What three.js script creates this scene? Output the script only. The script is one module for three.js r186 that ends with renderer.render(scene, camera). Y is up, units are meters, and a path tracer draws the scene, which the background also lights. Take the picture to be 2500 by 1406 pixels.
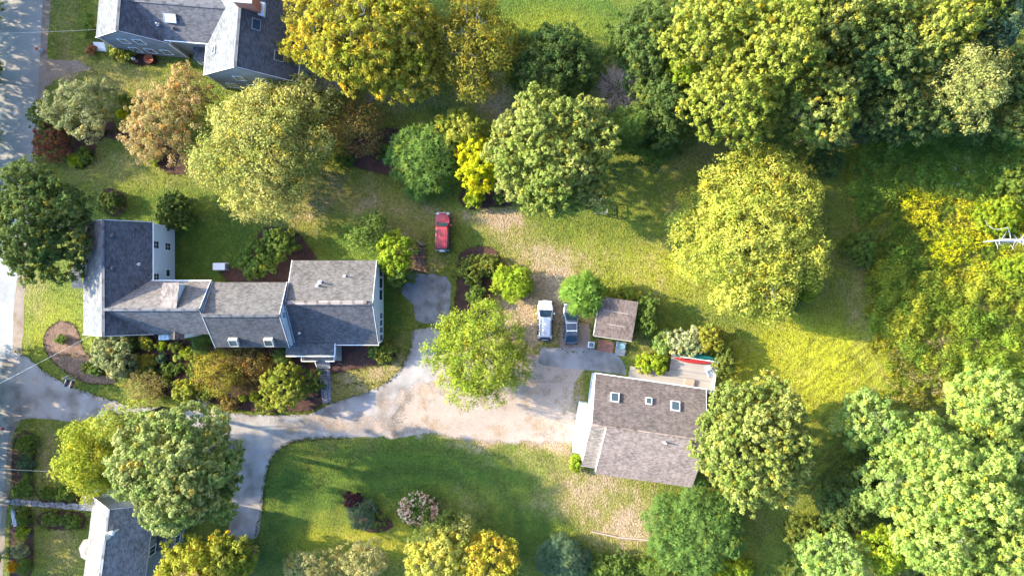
import * as THREE from 'three';
import { Sky } from 'three/addons/objects/Sky.js';
import { RoundedBoxGeometry } from 'three/addons/geometries/RoundedBoxGeometry.js';
import { mergeGeometries } from 'three/addons/utils/BufferGeometryUtils.js';

// ---------------------------------------------------------------- camera, sky, sun, exposure
const scene = new THREE.Scene();
const FLY = 80, FOC = 1680;                                   // flying height in metres; focal length in photograph pixels
const camera = new THREE.PerspectiveCamera(2 * Math.atan(703 / FOC) * 180 / Math.PI, 2500 / 1406, 1, 3000);
camera.position.set(0, FLY, 0); camera.up.set(0, 0, -1); camera.lookAt(0, 0, 0);
const SUNTAN = 1 / 2.4, sunDir = new THREE.Vector3(-1, SUNTAN * Math.hypot(1, .21), -.21).normalize();
const sky = new Sky(); sky.scale.setScalar(2000);
sky.material.uniforms.sunPosition.value.copy(sunDir);
sky.material.uniforms.turbidity.value = 4; sky.material.uniforms.rayleigh.value = .95;
sky.material.uniforms.mieCoefficient.value = .004; sky.material.uniforms.mieDirectionalG.value = .8;
sky.name = 'sky'; sky.userData.kind = 'structure'; scene.add(sky);
scene.environmentIntensity = .3;
const sun = new THREE.DirectionalLight(new THREE.Color().setRGB(1, .815, .54), 2.95);
sun.position.copy(sunDir).multiplyScalar(200); sun.target.position.set(0, 0, 0); sun.castShadow = true;
sun.shadow.mapSize.set(4096, 4096); sun.shadow.radius = 1.6;
Object.assign(sun.shadow.camera, { left: -90, right: 90, top: 90, bottom: -90, near: 1, far: 420 });
sun.name = 'sun'; scene.add(sun, sun.target);
const renderer = new THREE.WebGLRenderer({ antialias: true });
renderer.toneMapping = THREE.LinearToneMapping; renderer.toneMappingExposure = 5.5;
renderer.shadowMap.enabled = true;

// ---------------------------------------------------------------- helpers
const V = (x, y, z) => new THREE.Vector3(x, y, z);
// a place in the photograph, at a height above the ground, as a place in the world
const P = (px, py, h = 0) => V((px - 1250) / FOC * (FLY - h), h, (py - 703) / FOC * (FLY - h));
let seed = 1;
const reseed = (s) => { seed = s | 0; };
const R = () => { seed = (seed + 0x6d2b79f5) | 0; let t = Math.imul(seed ^ (seed >>> 15), 1 | seed); t = (t + Math.imul(t ^ (t >>> 7), 61 | t)) ^ t; return ((t ^ (t >>> 14)) >>> 0) / 4294967296; };
const rr = (a, b) => a + (b - a) * R();
const clamp = (x, a = 0, b = 1) => Math.min(b, Math.max(a, x));
const sm = (a, b, x) => { const t = clamp((x - a) / (b - a)); return t * t * (3 - 2 * t); };
const lerp3 = (a, b, t) => [a[0] + (b[0] - a[0]) * t, a[1] + (b[1] - a[1]) * t, a[2] + (b[2] - a[2]) * t];
const hash = (x, y, s) => { let h = Math.imul(x, 374761393) ^ Math.imul(y, 668265263) ^ Math.imul(s, 2147483647 / 7 | 0); h = Math.imul(h ^ (h >>> 13), 1274126177); return ((h ^ (h >>> 16)) >>> 0) / 4294967296; };
function vnoise(x, y, s = 0, per = 0) {
  const x0 = Math.floor(x), y0 = Math.floor(y); let u = x - x0, v = y - y0; u = u * u * (3 - 2 * u); v = v * v * (3 - 2 * v);
  const w = (k) => per ? ((k % per) + per) % per : k, a = w(x0), b = w(x0 + 1), c = w(y0), d = w(y0 + 1);
  const p = hash(a, c, s), q = hash(b, c, s), r = hash(a, d, s), t = hash(b, d, s);
  return p + (q - p) * u + (r - p) * v + (p - q - r + t) * u * v;
}
function fbm(x, y, s = 0, oct = 4, per = 0) { let a = .5, f = 0, n = 0; for (let i = 0; i < oct; i++) { f += a * vnoise(x, y, s + i * 17, per); n += a; a *= .5; x *= 2; y *= 2; per *= 2; } return f / n; }
const used = new Map();
function numbered(n) { const k = used.get(n) ?? 0; used.set(n, k + 1); return k ? n + '_' + String(k).padStart(3, '0') : n; }
function thing(name, label, category, pos = V(0, 0, 0), turn = 0, group) {
  const o = new THREE.Group(); o.name = numbered(name); o.position.copy(pos); o.rotation.y = turn;
  o.userData = { label, category }; if (group) o.userData.group = group; scene.add(o); return o;
}
function part(name, geo, mat, parent, label) {
  const m = new THREE.Mesh(Array.isArray(geo) ? merge(geo) : geo, mat); m.name = name; m.castShadow = m.receiveShadow = true;
  if (label) m.userData.label = label; parent.add(m); return m;
}
function struct(name, geo, mat) { const m = part(numbered(name), geo, mat, scene); m.userData.kind = 'structure'; return m; }
function merge(list) {
  if (list.length === 1) return list[0];
  const g = list.map((x) => { let y = x.index ? x.toNonIndexed() : x; for (const k of Object.keys(y.attributes)) if (!['position', 'normal', 'uv'].includes(k)) { y = y.clone(); y.deleteAttribute(k); } if (!y.attributes.uv) y.setAttribute('uv', new THREE.BufferAttribute(new Float32Array(y.attributes.position.count * 2), 2)); return y; });
  return mergeGeometries(g);
}
const box = (w, h, d, x = 0, y = 0, z = 0) => new THREE.BoxGeometry(w, h, d).translate(x, y, z);
const rbox = (w, h, d, x = 0, y = 0, z = 0, r = .03) => new RoundedBoxGeometry(w, h, d, 2, Math.min(r, w / 2.1, h / 2.1, d / 2.1)).translate(x, y, z);
const cyl = (r0, r1, h, x = 0, y = 0, z = 0, n = 12) => new THREE.CylinderGeometry(r0, r1, h, n).translate(x, y, z);
// a bar of section w (sideways) x t (upwards) from p to q
function bar(p, q, w, t) {
  const d = q.clone().sub(p), L = d.length(), g = new THREE.BoxGeometry(w, t, L), m = new THREE.Matrix4();
  const z = d.normalize(), x = Math.abs(z.y) > .98 ? V(1, 0, 0) : V(0, 1, 0).cross(z).normalize(), y = z.clone().cross(x);
  m.makeBasis(x, y, z); m.setPosition(p.clone().add(q).multiplyScalar(.5)); return g.applyMatrix4(m);
}
// a round tapering limb with a bend
function limb(p, q, r0, r1, bend = 0, n = 5, seg = 4) {
  const d = q.clone().sub(p), side = V(rr(-1, 1), rr(-.2, .6), rr(-1, 1)).multiplyScalar(d.length() * bend), pos = [], idx = [];
  for (let i = 0; i <= seg; i++) {
    const t = i / seg, c = p.clone().addScaledVector(d, t).addScaledVector(side, Math.sin(t * Math.PI)), r = r0 + (r1 - r0) * t;
    const z = d.clone().normalize(), x = Math.abs(z.y) > .9 ? V(1, 0, 0) : V(0, 1, 0).cross(z).normalize(), y = z.clone().cross(x);
    for (let k = 0; k < n; k++) { const a = k / n * 6.2832; pos.push(c.x + r * (x.x * Math.cos(a) + y.x * Math.sin(a)), c.y + r * (x.y * Math.cos(a) + y.y * Math.sin(a)), c.z + r * (x.z * Math.cos(a) + y.z * Math.sin(a))); }
  }
  for (let i = 0; i < seg; i++) for (let k = 0; k < n; k++) { const a = i * n + k, b = i * n + (k + 1) % n; idx.push(a, b, a + n, b, b + n, a + n); }
  const g = new THREE.BufferGeometry(); g.setAttribute('position', new THREE.Float32BufferAttribute(pos, 3)); g.setIndex(idx); g.computeVertexNormals(); return g;
}
// a convex or concave flat outline [[x, z], ...] in metres laid at height y, uv in metres
function sheet(pts, y) {
  const c = pts.map((p) => new THREE.Vector2(p[0], p[1])); if (THREE.ShapeUtils.isClockWise(c)) c.reverse();
  const f = THREE.ShapeUtils.triangulateShape(c, []), pos = [], uv = [], idx = [];
  for (const p of c) { pos.push(p.x, y, p.y); uv.push(p.x, -p.y); }
  for (const t of f) idx.push(t[0], t[2], t[1]);
  const g = new THREE.BufferGeometry(); g.setAttribute('position', new THREE.Float32BufferAttribute(pos, 3)); g.setAttribute('uv', new THREE.Float32BufferAttribute(uv, 2));
  g.setIndex(idx); g.computeVertexNormals(); return g;
}
// outline given in photograph pixels, smoothed, with a worn irregular edge, in metres
function outline(px, amp = .1, smooth = true, step = .3) {
  let pts = px.map(([x, y]) => V((x - 1250) / 21, 0, (y - 703) / 21));
  const curve = smooth ? new THREE.CatmullRomCurve3(pts, true, 'centripetal') : null;
  const out = []; let L = 0; for (let i = 0; i < pts.length; i++) L += pts[i].distanceTo(pts[(i + 1) % pts.length]);
  const n = Math.ceil(L / step);
  if (smooth) for (let i = 0; i < n; i++) out.push(curve.getPointAt(i / n));
  else for (let i = 0; i < pts.length; i++) { const a = pts[i], b = pts[(i + 1) % pts.length], k = Math.max(1, Math.round(a.distanceTo(b) / step)); for (let j = 0; j < k; j++) out.push(a.clone().lerp(b, j / k)); }
  return out.map((p) => [p.x + amp * 2.4 * (fbm(p.x * 1.3, p.z * 1.3, 5, 3) - .5), p.z + amp * 2.4 * (fbm(p.x * 1.3, p.z * 1.3, 91, 3) - .5)]);
}
// a board with thickness: four corners, counter-clockwise seen from outside; uv in metres along the first edge and down
function slab(a, b, c, d, t, uvOff = 0) {
  const n = b.clone().sub(a).cross(d.clone().sub(a)).normalize(), top = [a, b, c, d], bot = top.map((p) => p.clone().addScaledVector(n, -t)), pos = [], uv = [], U = b.clone().sub(a).normalize(), W = n.clone().cross(U);
  const quad = (p, q, r, s) => { for (const x of [p, q, r, p, r, s]) { pos.push(x.x, x.y, x.z); const e = x.clone().sub(a); uv.push(e.dot(U) + uvOff, e.dot(W)); } };
  quad(...top); quad(bot[3], bot[2], bot[1], bot[0]);
  for (let i = 0; i < 4; i++) { const j = (i + 1) % 4; quad(top[j], top[i], bot[i], bot[j]); }
  const g = new THREE.BufferGeometry(); g.setAttribute('position', new THREE.Float32BufferAttribute(pos, 3)); g.setAttribute('uv', new THREE.Float32BufferAttribute(uv, 2)); g.computeVertexNormals(); return g;
}
// a convex outline [[across, up], ...] drawn out along x or z from s to e
function prism(pts, axis, s, e) {
  const at = (p, k) => axis === 'x' ? V(k, p[1], p[0]) : V(p[0], p[1], k), pos = [], uv = [], n = pts.length;
  const cx = pts.reduce((q, p) => q + p[0], 0) / n, cy = pts.reduce((q, p) => q + p[1], 0) / n;
  const tri = (A, B, C, ua, ub, uc, mid) => { const nn = B.clone().sub(A).cross(C.clone().sub(A)); if (nn.dot(A.clone().sub(mid)) < 0) { [B, C] = [C, B];[ub, uc] = [uc, ub]; } for (const x of [A, B, C]) pos.push(x.x, x.y, x.z); uv.push(...ua, ...ub, ...uc); };
  const mid = at([cx, cy], (s + e) / 2);
  for (const k of [s, e]) for (let i = 1; i < n - 1; i++) tri(at(pts[0], k), at(pts[i], k), at(pts[i + 1], k), pts[0], pts[i], pts[i + 1], mid);
  for (let i = 0; i < n; i++) {
    const a = pts[i], b = pts[(i + 1) % n], up = Math.abs(b[1] - a[1]) > Math.abs(b[0] - a[0]), u = (p, k) => up ? [k, p[1]] : [k, p[0]];
    tri(at(a, s), at(b, s), at(b, e), u(a, s), u(b, s), u(b, e), mid); tri(at(a, s), at(b, e), at(a, e), u(a, s), u(b, e), u(a, e), mid);
  }
  const g = new THREE.BufferGeometry(); g.setAttribute('position', new THREE.Float32BufferAttribute(pos, 3)); g.setAttribute('uv', new THREE.Float32BufferAttribute(uv, 2)); g.computeVertexNormals(); return g;
}

// ---------------------------------------------------------------- textures
function tex(w, h, f, srgb = false, rx = 1, ry = 1) {
  const d = new Uint8Array(w * h * 4);
  for (let y = 0; y < h; y++) for (let x = 0; x < w; x++) { const c = f(x / w, y / h, x, y), o = (y * w + x) * 4; if (typeof c === 'number') d[o] = d[o + 1] = d[o + 2] = clamp(c) * 255; else for (let k = 0; k < 3; k++) d[o + k] = clamp(c[k]) * 255; d[o + 3] = 255; }
  const t = new THREE.DataTexture(d, w, h); t.wrapS = t.wrapT = THREE.RepeatWrapping; t.magFilter = THREE.LinearFilter; t.minFilter = THREE.LinearMipmapLinearFilter; t.generateMipmaps = true;
  if (srgb) t.colorSpace = THREE.SRGBColorSpace; t.repeat.set(rx, ry); t.needsUpdate = true; return t;
}
const again = (t, rx, ry) => { const c = t.clone(); c.repeat.set(rx, ry); c.needsUpdate = true; return c; };
const lin = (r, g, b) => new THREE.Color().setRGB(r, g, b);
const mat = (c, rough = .8, extra = {}) => new THREE.MeshStandardMaterial({ color: c, roughness: rough, ...extra });
// asphalt shingles: courses, single tabs, blotches and run-off streaks; 6 m square
const shingleMap = tex(1024, 1024, (u, v) => {
  const row = Math.floor(v * 40), off = (row % 2) * .5 + hash(row, 3, 1) * .3, tab = Math.floor(u * 20 + off), e = (v * 40) % 1, s = (u * 20 + off) % 1;
  let c = .76 + .42 * (hash(tab % 20, row, 2) - .5) + .36 * (fbm(u * 6, v * 6, 4, 4, 6) - .5) + .22 * (fbm(u * 24, v * 3, 8, 3, 24) - .5) + .16 * (vnoise(u * 256, v * 256, 6, 256) - .5);
  if (e < .25) c -= .27; if (s < .08) c -= .1; return c * .95;
}, false, 1 / 6, 1 / 6);
const shingleBump = tex(512, 512, (u, v) => { const row = Math.floor(v * 40), off = (row % 2) * .5 + hash(row, 3, 1) * .3, e = (v * 40) % 1; return (1 - e) * .6 + .3 * hash(Math.floor(u * 20 + off) % 20, row, 2) + .1 * vnoise(u * 128, v * 128, 3, 128); }, false, 1 / 6, 1 / 6);
// lapped boards on walls; 2 m square
const boardBump = tex(64, 256, (u, v) => { const e = (v * 16) % 1; return 1 - e + .1 * vnoise(u * 16, v * 64, 1, 16); }, false, .5, .5);
const boardMap = tex(128, 256, (u, v) => { const e = (v * 16) % 1; return (.93 - (e < .12 ? .22 : 0) + .1 * (fbm(u * 4, v * 8, 7, 3, 4) - .5)); }, false, .5, .5);
const shingleWall = tex(256, 256, (u, v) => { const row = Math.floor(v * 14), e = (v * 14) % 1, t = Math.floor(u * 12 + hash(row, 1, 5)); return .72 + .3 * (hash(t % 12, row, 6) - .5) - (e < .15 ? .25 : 0) + .15 * (fbm(u * 4, v * 4, 3, 3, 4) - .5); }, false, .5, .5);
// worn asphalt: stone grain, blotches, tar lines; 12 m square
const asphaltMap = tex(1024, 1024, (u, v) => {
  const c = .78 + .3 * (fbm(u * 5, v * 5, 2, 4, 5) - .5) + .2 * (vnoise(u * 400, v * 400, 3, 400) - .5) + .12 * (fbm(u * 40, v * 40, 9, 2, 40) - .5);
  const w = Math.abs(fbm(u * 4, v * 4, 31, 4, 4) - .5), w2 = Math.abs(fbm(u * 3 + .3, v * 3, 77, 4, 3) - .47); return c - (w < .0016 ? .26 : 0) - (w2 < .0013 ? .2 : 0) + .22 * (fbm(u * 2, v * 2, 51, 3, 2) - .5);
}, false, 1 / 12, 1 / 12);
// broken paving: dirt in the low places, old patches, dark joints; 9 m square
const stainMap = tex(1024, 1024, (u, v) => {
  const n = fbm(u * 5, v * 5, 102, 5, 5), d = sm(.4, .85, fbm(u * 6, v * 6, 131, 5, 6)), k = Math.abs(fbm(u * 3, v * 3, 150, 4, 3) - .5), c = .82 + .8 * (n - .5) + .18 * (vnoise(u * 300, v * 300, 3, 300) - .5) - d * .3 - (k < .0022 ? .26 : 0); return [c, c * (1 - .06 * d), c * (1 - .14 * d)];
}, false, 1 / 9, 1 / 9);
const grainBump = tex(512, 512, (u, v) => .6 * vnoise(u * 200, v * 200, 3, 200) + .4 * fbm(u * 24, v * 24, 8, 3, 24), false, 1 / 4, 1 / 4);
const gravelMap = tex(1024, 1024, (u, v) => {
  const n = fbm(u * 6, v * 6, 12, 5, 6), g = vnoise(u * 320, v * 320, 5, 320), k = vnoise(u * 130, v * 130, 6, 130), d = sm(.5, .8, fbm(u * 14, v * 14, 55, 3, 14));
  const c = .8 + .28 * (n - .5) + .3 * (g - .5) + .18 * (k - .5); return [c - d * .12, c * .95 - d * .16, c * .9 - d * .24];
}, false, 1 / 12, 1 / 12);
const mulchMap = tex(512, 512, (u, v) => { const c = .6 + .8 * (vnoise(u * 150, v * 60, 1, 30) - .5) + .5 * (vnoise(u * 60, v * 150, 2, 30) - .5) + .5 * (fbm(u * 6, v * 6, 3, 4, 6) - .5); return [c, c * .95, c * .92]; }, false, 1 / 4, 1 / 4);
const woodMap = tex(128, 512, (u, v) => .78 + .35 * (fbm(u * 8, v * 2, 3, 4, 2) - .5) + .2 * (vnoise(u * 64, v * 8, 5, 8) - .5), false, 1, .4);
const flagMap = tex(256, 256, (u, v) => .8 + .5 * (fbm(u * 4, v * 4, 6, 5, 4) - .5), false, .4, .4);
const barkMap = tex(64, 256, (u, v) => .6 + .6 * (vnoise(u * 12, v * 24, 3, 12) - .5), false, 1, 1);

const M = {
  trim: mat(lin(.78, .78, .76), .6), gutter: mat(lin(.8, .8, .78), .4),
  clap: mat(lin(.76, .78, .78), .7, { map: boardMap, bumpMap: boardBump, bumpScale: .02 }),
  greyWall: mat(lin(.34, .36, .38), .9, { map: shingleWall, bumpMap: shingleWall, bumpScale: .02 }),
  pane: new THREE.MeshPhysicalMaterial({ color: lin(.03, .045, .055), roughness: .08, specularIntensity: 1 }),
  skyPane: new THREE.MeshPhysicalMaterial({ color: lin(.06, .085, .09), roughness: .12 }),
  palePane: new THREE.MeshPhysicalMaterial({ color: lin(.55, .62, .68), roughness: .25 }),
  metal: mat(lin(.45, .46, .47), .4, { metalness: .6 }), darkMetal: mat(lin(.05, .05, .055), .5), white: mat(lin(.8, .8, .8), .5),
  brick: mat(lin(.4, .14, .08), .9), wood: mat(lin(.4, .35, .3), .85, { map: woodMap }), woodWarm: mat(lin(.42, .31, .22), .85, { map: woodMap }),
  bark: mat(lin(.17, .14, .11), .95, { map: barkMap }), greyBark: mat(lin(.4, .38, .36), .9, { map: barkMap }), paleBark: mat(lin(.62, .58, .52), .85),
  rubber: mat(lin(.02, .02, .02), .85), concrete: mat(lin(.42, .41, .4), .9, { map: asphaltMap }),
};
const roofMat = (r, g, b) => mat(lin(r, g, b), .9, { map: shingleMap, bumpMap: shingleBump, bumpScale: .03 });
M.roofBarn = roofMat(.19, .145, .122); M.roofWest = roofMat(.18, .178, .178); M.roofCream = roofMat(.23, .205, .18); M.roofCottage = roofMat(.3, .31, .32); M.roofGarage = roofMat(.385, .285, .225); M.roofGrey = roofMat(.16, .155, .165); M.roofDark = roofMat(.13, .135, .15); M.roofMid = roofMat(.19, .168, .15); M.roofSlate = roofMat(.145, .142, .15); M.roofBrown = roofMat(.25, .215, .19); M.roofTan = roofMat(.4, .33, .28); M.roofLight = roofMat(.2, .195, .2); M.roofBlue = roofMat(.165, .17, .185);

// ---------------------------------------------------------------- the ground: lawn with dry, worn and lush places
const enc = (c) => c.map((x) => x <= .0031308 ? x * 12.92 : 1.055 * Math.pow(x, 1 / 2.4) - .055);
const DRY = [[1250, 800, 50, 70, .9], [1330, 770, 70, 90, .9], [1180, 800, 60, 50, .6], [1200, 1082, 120, 14, .9], [1330, 1095, 70, 25, 1], [1300, 840, 30, 60, .8], [1335, 650, 120, 55, .78], [1275, 575, 110, 45, .45], [1190, 540, 95, 38, 1.1], [1480, 625, 170, 60, .42], [1620, 700, 120, 70, .25], [1430, 1165, 110, 50, .75], [1500, 1235, 120, 75, .85], [1550, 1285, 60, 40, .8], [1330, 1235, 90, 45, .5], [1385, 1080, 60, 55, 1], [1400, 975, 22, 80, .9], [890, 925, 85, 45, .8], [970, 880, 30, 90, .7], [330, 400, 170, 60, .65], [800, 480, 150, 75, .85], [990, 535, 130, 70, .8], [1195, 250, 90, 80, .8], [980, 235, 110, 40, .5], [330, 200, 120, 60, .65], [160, 60, 30, 120, .5], [150, 170, 60, 30, .7], [115, 1125, 40, 90, .6], [150, 1345, 70, 70, .8], [90, 720, 40, 60, .6], [1335, 705, 110, 55, .62], [1240, 760, 60, 90, .9], [1425, 800, 28, 70, 1.2], [1360, 800, 20, 60, 1], [1600, 740, 25, 80, .6], [2100, 700, 30, 150, .4], [2140, 560, 30, 60, .6], [1570, 850, 50, 40, .4], [1050, 640, 40, 40, .6], [560, 430, 100, 40, .35], [1660, 480, 50, 150, .4], [1750, 380, 150, 40, .4], [1500, 1320, 120, 40, .6], [1270, 1130, 140, 30, .4]];
const LUSH = [[880, 1180, 300, 70, .9], [520, 610, 120, 90, 1], [360, 520, 170, 70, .6], [700, 1290, 90, 150, .8], [880, 610, 110, 60, .8], [1340, 40, 230, 80, 1.2], [1290, 1310, 150, 80, .8], [960, 780, 30, 90, 1], [1100, 1140, 250, 60, .6], [1180, 570, 60, 60, .2], [430, 200, 90, 40, .3]];
const GOLD = [[1960, 900, 230, 150, 1], [1700, 660, 200, 90, .5], [1500, 640, 200, 70, .3], [950, 1330, 280, 60, .7], [120, 800, 80, 90, .5], [1340, 60, 150, 60, .4], [1020, 300, 90, 25, .4]];
const field = (list, x, y) => { let f = 0; for (const [a, b, p, q, k] of list) { const d = ((x - a) / p) ** 2 + ((y - b) / q) ** 2; if (d < 3) f += k * Math.exp(-1.3 * d * d); } return f; };
const GW = 150, GH = 100;
// slow fields are worked out on a coarse grid and read back smoothly
const CG = 8, CW = 2048 / CG + 2, CH = Math.ceil(1366 / CG) + 2, coarse = new Float32Array(CW * CH * 4);
for (let j = 0; j < CH; j++) for (let i = 0; i < CW; i++) {
  const x = (i * CG / 2048 - .5) * GW, z = -(j * CG / 1366 - .5) * GH, px = 1250 + 21 * x, py = 703 + 21 * z, wx = 60 * (fbm(x * .25, z * .25, 3, 3) - .5), wy = 60 * (fbm(x * .25, z * .25, 13, 3) - .5), o = (j * CW + i) * 4;
  coarse[o] = field(DRY, px + wx, py + wy) + 1.2 * (fbm(x * .16, z * .16, 21, 4) - .52); coarse[o + 1] = field(LUSH, px + wx, py + wy); coarse[o + 2] = field(GOLD, px + wx, py + wy); coarse[o + 3] = wx;
}
const groundMap = tex(2048, 1366, (u, v, ix, iy) => {
  const x = (u - .5) * GW, z = -(v - .5) * GH, px = 1250 + 21 * x, py = 703 + 21 * z;
  const gi = Math.floor(ix / CG), gj = Math.floor(iy / CG), fx = ix / CG - gi, fy = iy / CG - gj, o = (gj * CW + gi) * 4, at = (k) => { const a = coarse[o + k], b = coarse[o + 4 + k], c = coarse[o + CW * 4 + k], d = coarse[o + CW * 4 + 4 + k]; return a + (b - a) * fx + (c - a) * fy + (a - b - c + d) * fx * fy; };
  const n2 = fbm(x * 1.1, z * 1.1, 22, 3), n3 = vnoise(x * 7, z * 7, 23), n4 = hash(ix, iy, 24), wx = at(3);
  let dry = at(0) + 1.1 * (n2 - .5) + .35 * (n3 - .5), lush = at(1), gold = at(2);
  if (px > 2080) dry += .2;
  dry -= lush * .35;
  let c = lerp3([.15, .168, .016], [.062, .112, .008], clamp(.35 + lush * .7 + 1.2 * (n2 - .5)));
  c = lerp3(c, [.33, .325, .012], clamp(gold * .75 * (.7 + .8 * n2)));
  c = lerp3(c, [.29, .22, .08], clamp(dry * .75)); c = lerp3(c, [.33, .24, .145], clamp((dry - .75) * 1.3));
  const mown = py > 1060 && py < 1330 && px > 650 && px < 1450, mow = mown ? Math.sin(Math.hypot(px - 1000, (py - 1290) * 1.3) / 11 + 2 * wx / 60) * sm(1060, 1110, py) * (1 - sm(1280, 1330, py)) * sm(650, 700, px) * (1 - sm(1350, 1450, px)) : 0;
  const meadow = px > 1880 && py > 770 ? sm(1880, 2000, px) * sm(770, 850, py) : 0, streak = meadow ? vnoise(x * 2.2 + z * 2.4, (x - z) * .7, 61) - .5 : 0;
  const g = 1 + .5 * (n3 - .5) + .6 * (n4 - .5) + .12 * mow + meadow * .8 * streak;
  return enc(c.map((k) => Math.max(.004, k * g)));
}, true, 1 / GW, 1 / GH);
groundMap.offset.set(.5, .5); groundMap.wrapS = groundMap.wrapT = THREE.MirroredRepeatWrapping;
const turfBump = tex(512, 512, (u, v) => .5 * vnoise(u * 64, v * 64, 1, 64) + .5 * vnoise(u * 128, v * 128, 2, 128), false, 1 / 6, 1 / 6);
const groundMat = mat(lin(1, 1, 1), 1, { map: groundMap, bumpMap: turfBump, bumpScale: .12 });
const S = 900; struct('ground', sheet([[-S, -S], [S, -S], [S, S], [-S, S]], 0), groundMat);

const asphalt = mat(lin(.37, .36, .35), .9, { map: asphaltMap, bumpMap: grainBump, bumpScale: .01 });
const asphaltDrive = mat(lin(.345, .32, .3), .9, { map: stainMap, bumpMap: grainBump, bumpScale: .01 });
const asphaltPatch = mat(lin(.165, .16, .16), .92, { map: stainMap, bumpMap: grainBump, bumpScale: .012 });
const concrete = mat(lin(.3, .295, .29), .9, { map: stainMap, bumpMap: grainBump, bumpScale: .008 });
const gravel = mat(lin(.46, .385, .325), .98, { map: gravelMap, bumpMap: grainBump, bumpScale: .03 });
const shoulder = mat(lin(.32, .265, .22), .98, { map: gravelMap, bumpMap: grainBump, bumpScale: .03 });
const mulch = mat(lin(.13, .066, .05), 1, { map: mulchMap, bumpMap: mulchMap, bumpScale: .05 });
const mulchPale = mat(lin(.32, .2, .14), 1, { map: mulchMap, bumpMap: mulchMap, bumpScale: .05 });
struct('gravel_shoulder', sheet(outline([[-200, -300], [128, -300], [124, -40], [120, 40], [114, 110], [112, 170], [104, 250], [92, 350], [86, 450], [70, 560], [58, 700], [55, 790], [52, 860], [60, 1000], [30, 1060], [27, 1150], [18, 1220], [10, 1300], [6, 1420], [-2, 1700], [-200, 1700]], .12), .004), shoulder);
struct('road', sheet(outline([[-60, -300], [108, -300], [104, -40], [101, 40], [97, 110], [93, 200], [84, 300], [74, 400], [60, 520], [45, 640], [33, 740], [30, 840], [34, 900], [36, 1000], [20, 1060], [12, 1150], [5, 1220], [-2, 1300], [-8, 1420], [-20, 1700], [-170, 1700], [-100, 700]], .05), .008), asphalt);
struct('gravel_yard', sheet(outline([[940, 1066], [1000, 970], [1060, 880], [1140, 850], [1220, 850], [1270, 872], [1320, 862], [1440, 852], [1450, 880], [1426, 908], [1404, 930], [1390, 985], [1402, 1040], [1385, 1076], [1330, 1078], [1260, 1072], [1180, 1064], [1100, 1058], [1040, 1057]], .22, true, .25), .004), gravel);
struct('driveway', sheet(outline([[10, 868], [34, 856], [60, 868], [100, 902], [150, 933], [200, 954], [260, 974], [310, 988], [400, 998], [520, 1003], [620, 1012], [700, 1014], [765, 1008], [800, 988], [850, 972], [900, 956], [945, 930], [985, 890], [1002, 850], [1006, 809], [1068, 806], [1066, 860], [1062, 915], [1046, 950], [1010, 990], [975, 1035], [944, 1062], [850, 1068], [740, 1074], [692, 1088], [664, 1118], [646, 1175], [636, 1250], [624, 1312], [556, 1312], [566, 1250], [562, 1150], [540, 1060], [430, 1040], [330, 1036], [215, 1030], [120, 1024], [60, 1022], [34, 1030], [10, 1040]], .13), .012), asphaltDrive);
struct('asphalt_patch', sheet(outline([[1002, 955], [1024, 985], [1020, 1010], [1000, 1032], [960, 1048], [942, 1052], [944, 1035], [968, 1000], [988, 972]], .2, true, .2), .016), asphaltPatch);
struct('concrete_pad', sheet(outline([[1000, 670], [1060, 668], [1090, 676], [1102, 700], [1100, 740], [1096, 778], [1076, 796], [1040, 790], [1016, 782], [1006, 745], [984, 720], [980, 705]], .16, false, .25), .008), mat(lin(.25, .245, .24), .9, { map: again(stainMap, 1 / 5, 1 / 5), bumpMap: grainBump, bumpScale: .012 }));
struct('concrete_parking', sheet(outline([[1320, 848], [1440, 850], [1496, 860], [1516, 876], [1528, 898], [1530, 916], [1460, 906], [1380, 898], [1328, 892], [1314, 886]], .06, false), .012), concrete);
struct('concrete_strip', sheet(outline([[1371, 790], [1440, 792], [1440, 851], [1366, 849]], .06, false), .008), shoulder);
struct('gravel_patch', sheet(outline([[104, 148], [140, 146], [180, 152], [222, 166], [196, 176], [150, 180], [130, 196], [104, 210], [98, 180]], .3), .012), shoulder);
// loose gravel thinning out over the paving and into the grass, grain by grain
function scatterSheet(name, x0, y0, x1, y1, y, m, f) {
  const a = P(x0, y0), b = P(x1, y1), w = b.x - a.x, h = b.z - a.z, t = tex(512, 512, (u, v) => { const px = x0 + u * (x1 - x0), py = y1 - v * (y1 - y0), q = f(px, py) + .9 * (fbm(px * .05, py * .05, 301, 4) - .5) + .5 * (hash(u * 512 | 0, v * 512 | 0, 9) - .5); return sm(.44, .56, q); });
  t.repeat.set(1 / w, 1 / h); t.offset.set(-a.x / w, b.z / h); const k = m.clone(); k.alphaMap = t; k.transparent = true;
  return struct(name, sheet([[a.x, a.z], [b.x, a.z], [b.x, b.z], [a.x, b.z]], y), k);
}
scatterSheet('loose_gravel', 600, 900, 1480, 1130, .024, gravel, (px, py) => { const mid = 1040 + (px < 700 ? (700 - px) * .1 : 0), d = Math.abs(py - mid) / (px < 960 ? 30 : 60); let q = .62 - .32 * d * d; if (px < 960) q -= .0011 * (960 - px); if (px > 1010 && px < 1400 && py > 935 && py < 1075) q = Math.max(q, .75); const rx = (px - 1190) / 235, ry = (py - 1010) / 92; q = Math.max(q, 1.25 - .75 * (rx * rx + ry * ry)); if (px > 1405) q -= (px - 1405) * .01; const edge = 1056 + Math.max(0, px - 1060) * .075; if (py > edge) q -= (py - edge) * .03; return q; });
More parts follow.
